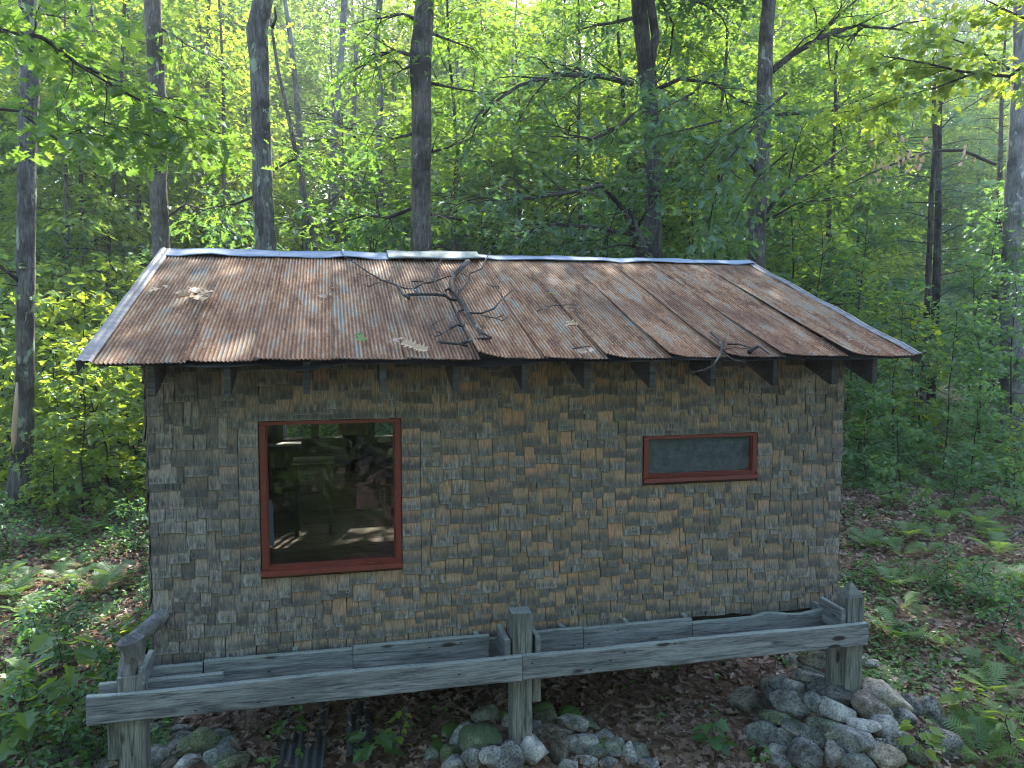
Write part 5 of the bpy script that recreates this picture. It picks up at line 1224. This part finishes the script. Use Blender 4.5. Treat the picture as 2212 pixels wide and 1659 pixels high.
for reg, lst in FERNS:
    for (px, py, s) in lst:
        p = hit(px, py)
        if p is None: continue
        o = link('fern', FM[rf.integers(4)]); o.location = (p[0], p[1], float(terrain(p[0], p[1])) - .01); o.rotation_euler = (rf.normal(0, .1), rf.normal(0, .1), rf.random() * 6.28); s *= .82; o.scale = (s, s, s)
        FEO.append((reg, px, py, s, o))

# ------------------------------------------------------------------ ground cover, leaf litter, fallen sticks
rc = np.random.default_rng(55)
def ground_pts(n, x0, x1, y0, y1, keep):
    X = rc.uniform(x0, x1, n); Y = rc.uniform(y0, y1, n); k = keep(X, Y); X, Y = X[k], Y[k]
    return X, Y
def shed_fp(X, Y): return (X > -0.05) & (X < 6.05) & (Y > -.1) & (Y < BACK + .1)
def nz(X, Y, f, o=0): return np.array([mnoise.noise(Vector((x * f + o, y * f, 0.3))) for x, y in zip(X, Y)])
def inpile(X, Y):
    m_ = np.zeros(len(X), bool)
    for (a, c, zt, s) in PILES: m_ |= ((X - a) ** 2 + (Y - c) ** 2) < .62 ** 2
    return m_
# litter
mb = MB(); X, Y = ground_pts(60000, -9, 15, -2.2, 9, lambda X, Y: ~inpile(X, Y) & (rc.random(len(X)) < np.where(np.abs(X - 3) < 4, 1, .9)))
k_ = ~((X > .1) & (X < 5.9) & (Y > -.45) & (Y < 4.8) & (rc.random(len(X)) < .6)); X, Y = X[k_], Y[k_]; n = len(X); P = np.stack([X, Y, terrain(X, Y) + rc.uniform(.004, .035, n)], 1); a = rc.random(n) * 6.28; shed_shade = np.where((X > .1) & (X < 5.9) & (Y > -.5), .45, 1.0)  # leaves under the shed get darker tones, its shade put into their colour
D = np.stack([np.cos(a), np.sin(a), rc.normal(0, .3, n)], 1)
mb.leaves(OVLO, P, D, up_normals(rc, n, .5), rc.uniform(.05, .11, n), np.clip(rc.beta(1.6, 2.2, n) * shed_shade, 0, 1))
X, Y = ground_pts(4500, -2, 8, -1.6, 3.2, lambda X, Y: ~inpile(X, Y)); n = len(X); P = np.stack([X, Y, terrain(X, Y) + rc.uniform(.01, .05, n)], 1); a = rc.random(n) * 6.28
mb.leaves(OAKLO, P, np.stack([np.cos(a), np.sin(a), rc.normal(0, .3, n)], 1), up_normals(rc, n, .5), rc.uniform(.07, .13, n), np.clip(rc.beta(2, 1.8, n) * np.where((X > .1) & (X < 5.9) & (Y > -.5), .4, 1.0), 0, 1))  # oak leaves below the shed darkened likewise, shade painted into the tone
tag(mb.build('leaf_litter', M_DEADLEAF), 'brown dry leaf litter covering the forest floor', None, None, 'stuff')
# green cover: small plants as rosettes on short stems
def cover(name, label, n, region, keep, size, hgt, m_, tpl, per=4):
    X, Y = ground_pts(n, *region, keep); n = len(X)
    if n == 0: return
    mb = MB(); Z = terrain(X, Y); h = rc.uniform(.3, 1, n) * hgt
    for j in range(per):
        a = rc.random(n) * 6.28; P = np.stack([X, Y, Z + h * (1 - .12 * j)], 1) + rc.normal(0, size * .35, (n, 3)) * [1, 1, .4]
        mb.leaves(tpl, P, np.stack([np.cos(a), np.sin(a), rc.normal(-.1, .2, n)], 1), up_normals(rc, n, .35), size * rc.uniform(.6, 1.3, n), np.clip(rc.normal(.5, .25, n), 0, 1))
    return tag(mb.build(name, m_), label, None, None, 'stuff')
def k_right(X, Y):
    v = nz(X, Y, .9); e = np.exp(-((X - 7.1) ** 2 / .9 + (Y - .9) ** 2 / 3.2))
    return ~shed_fp(X, Y) & ~inpile(X, Y) & (X > 5.9) & (rc.random(len(X)) < np.clip(.24 + 1.3 * v + 1.0 * e + .3 * (Y > 5.5), 0, 1))
def k_left(X, Y):
    v = nz(X, Y, 1.1, 5); return ~shed_fp(X, Y) & ~inpile(X, Y) & (rc.random(len(X)) < np.clip(.34 + 1.1 * v + .5 * (Y > 5.2) + .5 * (Y < 1.2) + .5 * np.exp(-(X + .5) ** 2 / .25), 0, 1))
cover('ground_cover', 'low green seedlings and vines carpeting the slope right of the shed', 24000, (5.9, 15, -2, 9), k_right, .055, .13, M_COVER, OVATE)
cover('ground_cover', 'scattered low green plants on the leafy slope left of the shed', 15000, (-9, -.05, -2, 9), k_left, .065, .2, M_COVER, OVATE)
cover('undergrowth', 'taller leafy undergrowth behind and beside the shed', 12000, (-12, 18, 5.6, 16), lambda X, Y: ((X < -.4) & (Y > 7.8)) | ((X > 6.4) & (Y > 6.2)) | (Y > 9), .11, .55, M_COVER, OVATE, 4)
def k_under(X, Y): return (rc.random(len(X)) < .05) & ~inpile(X, Y)
cover('far_undergrowth', 'leafy undergrowth covering the forest floor farther up the hill', 14000, (-20, 32, 16, 34), lambda X, Y: X > -99, .22, 1.1, M_MAPLED, OVLO, 3)
cover('seedlings', 'few small green seedlings in the shaded soil under the shed', 1500, (0, 6, -1.5, 2), k_under, .07, .10, M_COVER, OVATE, 4)

# individual leafy plants at the foot of the picture
def plant(label, px, py, h, nl, size, tpl, m_, seed, Y=None, lean=(0, 0), rosette=False, name='leafy_plant'):
    rg_ = np.random.default_rng(seed); p = hit(px, py)
    e = tag(empty(name, p), label, 'plant'); q = MB(); P = [np.zeros(3)]; k = 6
    for j in range(k): P.append(P[-1] + np.array([lean[0] / k + rg_.normal(0, .012), lean[1] / k + rg_.normal(0, .012), h / k]))
    P = np.array(P); q.tube(P, np.linspace(.006, .003, k + 1), 4); c = MB()
    for j in range(nl):
        f = .35 + .65 * (j + .5) / nl if not rosette else .9; b_ = P[0] + (P[-1] - P[0]) * f; a = j * 2.2 + rg_.normal(0, .4)
        d = np.array([math.cos(a), math.sin(a), .15]); tip = b_ + d * size * rg_.uniform(.35, .8); q.tube([b_, tip], [.002, .0015], 3, cap=False)
        c.leaves(tpl, tip[None], (d + [0, 0, -.35])[None], up_normals(rg_, 1, .3), size * rg_.uniform(.7, 1.2), float(np.clip(rg_.normal(.6, .2), 0, 1)))
    q.build('stem', M_TWIG, e); c.build('leaf', m_, e)['kind'] = 'stuff'; return e
plant('tall seedling with yellowing round leaves standing before the shaded soil left of the middle pile', 862, 1655, .50, 17, .085, OVATE, M_MAPLE, 1)
plant('broad dark maple-leaved seedling at the bottom, right of the left stone pile', 800, 1650, .28, 9, .16, MAPLE, M_MAPLED, 2)
plant('maple-leaved seedling under the left beam above the left stone pile', 620, 1600, .25, 7, .13, MAPLE, M_MAPLED, 3)
plant('green vine sprig climbing over the front of the middle stone pile', 1545, 1655, .42, 12, .13, MAPLE, M_MAPLED, 4)
plant('leafy sprig with pointed leaflets hanging over the right stone pile', 1985, 1640, .38, 26, .12, OVATE, M_MAPLE, 5, lean=(-.1, -.1))
plant('small weed at the bottom left corner of the right stone pile', 1640, 1655, .18, 16, .07, OVATE, M_COVER, 6)
plant('lone small seedling on the shaded soil between the middle and right piles', 1415, 1560, .12, 7, .07, OVATE, M_MAPLED, 7)
plant('tall dark-stemmed sapling with large round leaves at the lower left', 205, 1600, .95, 20, .18, MAPLE, M_MAPLE, 8, lean=(-.25, .1))
plant('sprout with big maple leaves in the bottom left corner', 60, 1650, .5, 16, .18, MAPLE, M_MAPLE, 9)
plant('bushy broad-leaved plant on the left edge above the bottom corner', 20, 1560, .65, 20, .18, MAPLE, M_MAPLE, 10)
plant('yellow-green broad-leaved plant just left of the left post', 215, 1490, .45, 20, .12, OVATE, M_MAPLE, 11)
plant('low broad-leaved plant between the big boulder and the beam end', 150, 1600, .3, 18, .13, MAPLE, M_MAPLE, 12)
plant('bright broad-leaved sprig growing by the left corner of the shed', 292, 1390, .35, 18, .11, MAPLE, M_MAPLE, 13)
plant('leafy plant below the ferns at the lower right', 2075, 1560, .35, 22, .12, MAPLE, M_MAPLE, 14)
plant('leafy plant in the bottom right corner', 2180, 1640, .4, 22, .13, OVATE, M_MAPLE, 15)

# sticks on the ground
rk = np.random.default_rng(31)
for lab, pts, r in [('grey stick lying flat on the leafy slope right of the shed', [(1985, 1305), (2040, 1310), (2100, 1312)], .016), ('dark mossy branch lying near the ferns at the right edge', [(2140, 1180), (2180, 1170), (2210, 1150)], .03), ('short pale stick standing in the green cover at the lower right', [(2133, 1490), (2140, 1445)], .010),
    ('pale broken stick on the soil left of the right stone pile', [(1593, 1533), (1625, 1500)], .012), ('flat brown splinter lying left of the right stone pile', [(1545, 1510), (1590, 1545)], .014), ('thin branch curving down the left side of the right stone pile', [(1680, 1400), (1672, 1500), (1640, 1560), (1600, 1600), (1590, 1655)], .006),
    ('long dark stick in the leaves at the far right', [(2010, 1400), (2060, 1420), (2110, 1440)], .015), ('pale dry fern stalk at the lower left', [(70, 1560), (95, 1600), (118, 1640)], .007), ('crooked pale twig left of the middle stone pile', [(895, 1655), (905, 1600), (935, 1550)], .005),
    ('forked pale twig between the yellowing seedling and the middle pile', [(930, 1650), (945, 1610), (960, 1570)], .005), ('slim stick lying under the left beam', [(725, 1545), (765, 1572)], .007)]:
    P = np.array([hit(px, py) for px, py in pts]); o0 = P[0].copy(); P[:, 2] += r * .9 + .01; q = MB(); q.tube(P - o0, np.linspace(r, r * .6, len(P)), 6, wob=.08, rng=rk)
    tag(q.build('stick', M_DEADTWIG, None, True, o0), lab, 'stick')

# ------------------------------------------------------------------ fallen branches and leaves on the roof
def zm(X, Y): return ((950 + X / 3.6867) * .7373, (700 + Y / 3.6867) * .7373)
def roof_poly(pts, f, h): 
    out = []
    for (X, Y) in pts:
        px, py = f(X, Y); p = onRoof(px, py, h)
        if p[1] < EAVE_Y - .02 or p[1] > RIDGE_Y: p = onY(px, py, EAVE_Y - .03 if p[1] < 1 else RIDGE_Y)
        out.append(p)
    return np.array(out)
e = tag(empty('fallen_branch', roofpt(2.4, 1.8)), 'bare lichened branch with many twigs fallen across the middle of the rusty roof', 'fallen branch')
o0 = np.array(e.location); wobr = np.random.default_rng(8)
def rt_branch(pts, r0, r1, nm, e_, f=zm, h=.05, m_=M_DEADTWIG, o0_=None):
    P = roof_poly(pts, f, h); P[:, :] += SN * np.abs(wobr.normal(0, .012, len(P)))[:, None]; q = MB(); q.tube(P - (o0 if o0_ is None else o0_), np.linspace(r0, r1, len(P)), 6, wob=.06, rng=wobr); return q.build(nm, m_, e_, True)
rt_branch([(1550, 262), (1510, 300), (1460, 350), (1400, 400), (1370, 480), (1385, 560), (1430, 640), (1500, 720), (1545, 800), (1580, 880), (1650, 960), (1685, 1010), (1750, 1050), (1805, 1090)], .030, .008, 'limb', e, h=.075)
rt_branch([(1430, 670), (1360, 660), (1310, 625), (1180, 620), (1050, 600), (900, 612)], .013, .017, 'limb', e, h=.06)
rt_branch([(915, 655), (850, 605), (830, 560), (780, 530), (700, 480), (620, 450)], .017, .009, 'limb', e, h=.055)
for pts, r in [([(620, 455), (480, 370), (340, 280), (230, 200), (178, 135)], .006), ([(1435, 610), (1500, 540), (1562, 480), (1565, 410), (1700, 330), (1740, 230), (1790, 160)], .008), ([(1560, 800), (1690, 815), (1830, 770), (1900, 680), (2035, 560)], .008),
    ([(1690, 840), (1760, 865), (1850, 875), (1940, 830)], .005), ([(1850, 875), (1920, 890), (1985, 855)], .004), ([(1500, 770), (1445, 790), (1400, 860), (1355, 930), (1358, 970), (1270, 1030), (1200, 1055)], .007), ([(1270, 1030), (1215, 1020), (1160, 960), (1110, 870), (1108, 820)], .005),
    ([(1160, 945), (1230, 910), (1300, 870)], .004), ([(1358, 970), (1440, 935), (1490, 950), (1530, 905)], .009), ([(1228, 1120), (1330, 1135), (1450, 1140), (1540, 1165)], .011), ([(1480, 1145), (1600, 1095), (1700, 1082), (1800, 1090)], .010),
    ([(975, 535), (1060, 500), (1200, 470), (1330, 420), (1430, 410)], .007), ([(1178, 465), (1200, 370), (1250, 250), (1290, 185), (1350, 140)], .006), ([(780, 520), (860, 535), (950, 545), (1000, 590)], .007), ([(610, 465), (540, 500), (480, 525), (420, 495)], .005),
    ([(490, 395), (440, 420), (350, 395)], .004), ([(1310, 625), (1250, 580), (1200, 570)], .005), ([(1385, 575), (1340, 568), (1300, 572)], .012), ([(1565, 430), (1500, 400), (1400, 360), (1330, 300)], .004), ([(1880, 540), (1890, 480), (1880, 400)], .003), ([(1750, 505), (1820, 525), (1890, 540), (1930, 640)], .004), ([(1700, 1000), (1720, 940), (1725, 900)], .004), ([(690, 455), (720, 400), (735, 340)], .004), ([(950, 475), (1040, 465), (1150, 490)], .005)]:
    rt_branch(pts, r * 1.35, r * .8, 'twig', e, h=.065)
def z5(X, Y): return ((1000 + X / 2.212) * .7373, (750 + Y / 2.212) * .7373)
def z6(X, Y): return ((2000 + X / 2.212) * .7373, (750 + Y / 2.212) * .7373)
def lone(label, pts, f, r, h=.05, extra=(), name='fallen_twig'):
    px, py = f(*pts[0]); P0 = onRoof(px, py, h); t = tag(empty(name, P0), label, 'twig')
    rt_branch(pts, r, r * .5, 'twig', t, f, h, o0_=P0)
    for p_, r_ in extra: rt_branch(p_, r_, r_ * .6, 'twig', t, f, h, o0_=P0)
lone('slim dark twig lying alone right of the big fallen branch', [(1270, 360), (1320, 340), (1370, 323), (1450, 325), (1545, 328)], z5, .007)
lone('curved pale stick hanging over the eave near the right end of the roof', [(178, 505), (230, 545), (255, 600), (240, 650), (200, 710), (140, 745), (25, 765)], z6, .011, .06, [([(255, 590), (285, 520), (292, 470)], .004), ([(250, 650), (330, 680), (400, 700), (418, 712), (392, 735)], .007), ([(255, 610), (330, 605), (430, 610)], .004)])
lone('knobbly short twig beside the curved stick near the right eave', [(290, 573), (370, 577), (440, 600), (500, 600), (560, 640)], z6, .009, .05, [([(430, 625), (460, 605), (500, 598)], .018)])
lone('tiny dark twig near the eave in the middle right of the roof', [(1500, 618), (1550, 600), (1610, 595)], z5, .008)
def z1(X, Y): return ((X / 2.212) * .7373, (750 + Y / 2.212) * .7373)
for lab, c_, f, n, sz, m_, tpl in [('clump of curled dry oak leaves near the left end of the roof', (1275, 280), z1, 9, .16, M_TANLEAF, OAK), ('small curled dry leaf close to the left rake of the roof', (990, 228), z1, 3, .09, M_TANLEAF, OAKLO), ('pale green fallen leaf near the eave left of the raised sheet', (85, 540), z5, 2, .10, M_FERN, OAK), ('greenish-brown oak leaf on the raised sheet at the eave', (515, 620), z5, 2, .17, M_TANLEAF, OAK),
    ('withered leaf scrap at the corner of the raised sheet', (378, 570), z5, 4, .09, M_DEADLEAF, OAKLO), ('pale crumpled leaf in the middle right of the roof', (1470, 470), z5, 6, .09, M_TANLEAF, OAKLO), ('tiny pinkish leaf below the slim dark twig', (1420, 360), z5, 2, .06, M_DEADLEAF, OVATE), ('small pink-brown leaf near the right eave', (1020, 565), z6, 2, .06, M_DEADLEAF, OVATE),
    ('small green leaf above the slim dark twig', (1355, 267), z5, 2, .06, M_FERN, OVATE), ('brown leaf scraps caught in a seam near the eave', (1610, 650), z5, 4, .07, M_DEADLEAF, OVATE), ('dark leaf caught on the seam in the left half of the roof', (2140, 297), z1, 3, .08, M_DEADLEAF, OVATE)]:
    P0 = onRoof(*f(*c_), .05); q = MB(); a = wobr.random(n) * 6.28; Dv = np.cos(a)[:, None] * np.array([1, 0, 0]) + np.sin(a)[:, None] * SD + SN * .2
    q.leaves(tpl, wobr.normal(0, .035, (n, 3)) * [1.6, 1, .3] + SN * .03, Dv, SN + wobr.normal(0, .35, (n, 3)), sz * wobr.uniform(.7, 1.2, n), wobr.uniform(.4, .9, n)); tag(q.build('fallen_leaf', m_, None, False, P0), lab, 'leaf')
# debris collecting along the seams of the roof sheets
q = MB(); P = []
for k in range(1, 12):
    for j in range(12): d_ = wobr.random() ** .8 * SL * .9; P.append(roofpt(SEAM[k] + wobr.normal(-.01, .012), d_, .045))
for j in range(170): P.append(roofpt(wobr.uniform(-.2, 6.3), wobr.random() * SL * .95, .042))
P = np.array(P); n = len(P); a = wobr.random(n) * 6.28
q.leaves(OVLO, P, np.cos(a)[:, None] * np.array([1, 0, 0]) + np.sin(a)[:, None] * SD + SN * wobr.normal(0, .2, (n, 1)), SN + wobr.normal(0, .3, (n, 3)), wobr.uniform(.012, .04, n), wobr.beta(1, 2, n))
tag(q.build('roof_litter', M_DEADLEAF), 'crumbs of dead leaves and bark caught on the rusty roof', None, None, 'stuff')

# ------------------------------------------------------------------ air
hm = bpy.data.materials.new('haze_air'); hm.use_nodes = True; hn = hm.node_tree; hn.nodes.clear()
ho = hn.nodes.new('ShaderNodeOutputMaterial'); hv = hn.nodes.new('ShaderNodeVolumePrincipled')
hv.inputs['Color'].default_value = (0.86, 0.93, 1.0, 1); hv.inputs['Density'].default_value = 0.0010; hv.inputs['Anisotropy'].default_value = 0.35
hn.links.new(hv.outputs[0], ho.inputs['Volume'])
b = MB(); b.box(-225, 245, -65, 325, -12, 32); tag(b.build('haze', hm), 'thin bluish haze filling the wood', None, None, 'stuff')
# ------------------------------------------------------------------ labels for the repeats
def px_of(o): return project(np.array(o.location))
LM = [(55, 'the edge trunk'), (340, 'the second trunk'), (567, 'the lichened trunk'), (907, 'the middle oak'), (1405, 'the twin oak'), (1645, 'the leaning trunk'), (2190, 'the ridged trunk')]
def between(px):
    if px < LM[0][0]: return 'left of ' + LM[0][1]
    for (a, n1), (c, n2) in zip(LM, LM[1:]):
        if px < c: return 'between %s and %s' % (n1, n2)
    return 'right of ' + LM[-1][1]
def label_rank(objs, head, cat, group):
    bins = {}
    for o in objs: bins.setdefault(between(px_of(o)[0]), []).append(o)
    for w_, l in bins.items():
        l.sort(key=lambda o: px_of(o)[0])
        for k, o in enumerate(l):
            nth = '' if len(l) == 1 else ', %s from left' % NTH[k]
            tag(o, '%s %s%s' % (head, w_, nth), cat, group)
label_rank(F1, 'mid-distance tree', 'tree', 'leafy trees a short way behind the shed')
label_rank(F2, 'backlit tree', 'tree', 'trees filling the wood behind the shed')
label_rank(F3, 'far hazy tree', 'tree', 'far trees up the slope')
for k, o in enumerate(BACKWOOD): tag(o, 'tree of the wood facing the shed, mirrored in the panes', 'tree', 'trees facing the front of the shed')
label_rank(F4, 'farthest tree', 'tree', 'farthest trees on the hill')
label_rank(U1, 'dense sapling', 'sapling', 'saplings crowding behind the roof')
label_rank(U2, 'bright maple shrub', 'shrub', 'bright maple shrubs left of the shed')
label_rank(U3, 'dark maple sapling', 'sapling', 'maple saplings right of the shed')
label_rank(U4, 'low bush', 'bush', 'low bushes on the slopes beside the shed')
for reg in ('left', 'right', 'lower right'):
    l = sorted([f for f in FEO if f[0] == reg], key=lambda f: f[1])
    for k, f in enumerate(l): tag(f[4], '%s fern on the %s slope, %s from the left' % ('large' if f[3] > .85 else 'small' if f[3] < .58 else 'medium', reg, NTH[k]), 'fern', 'ferns on the slopes beside the shed')
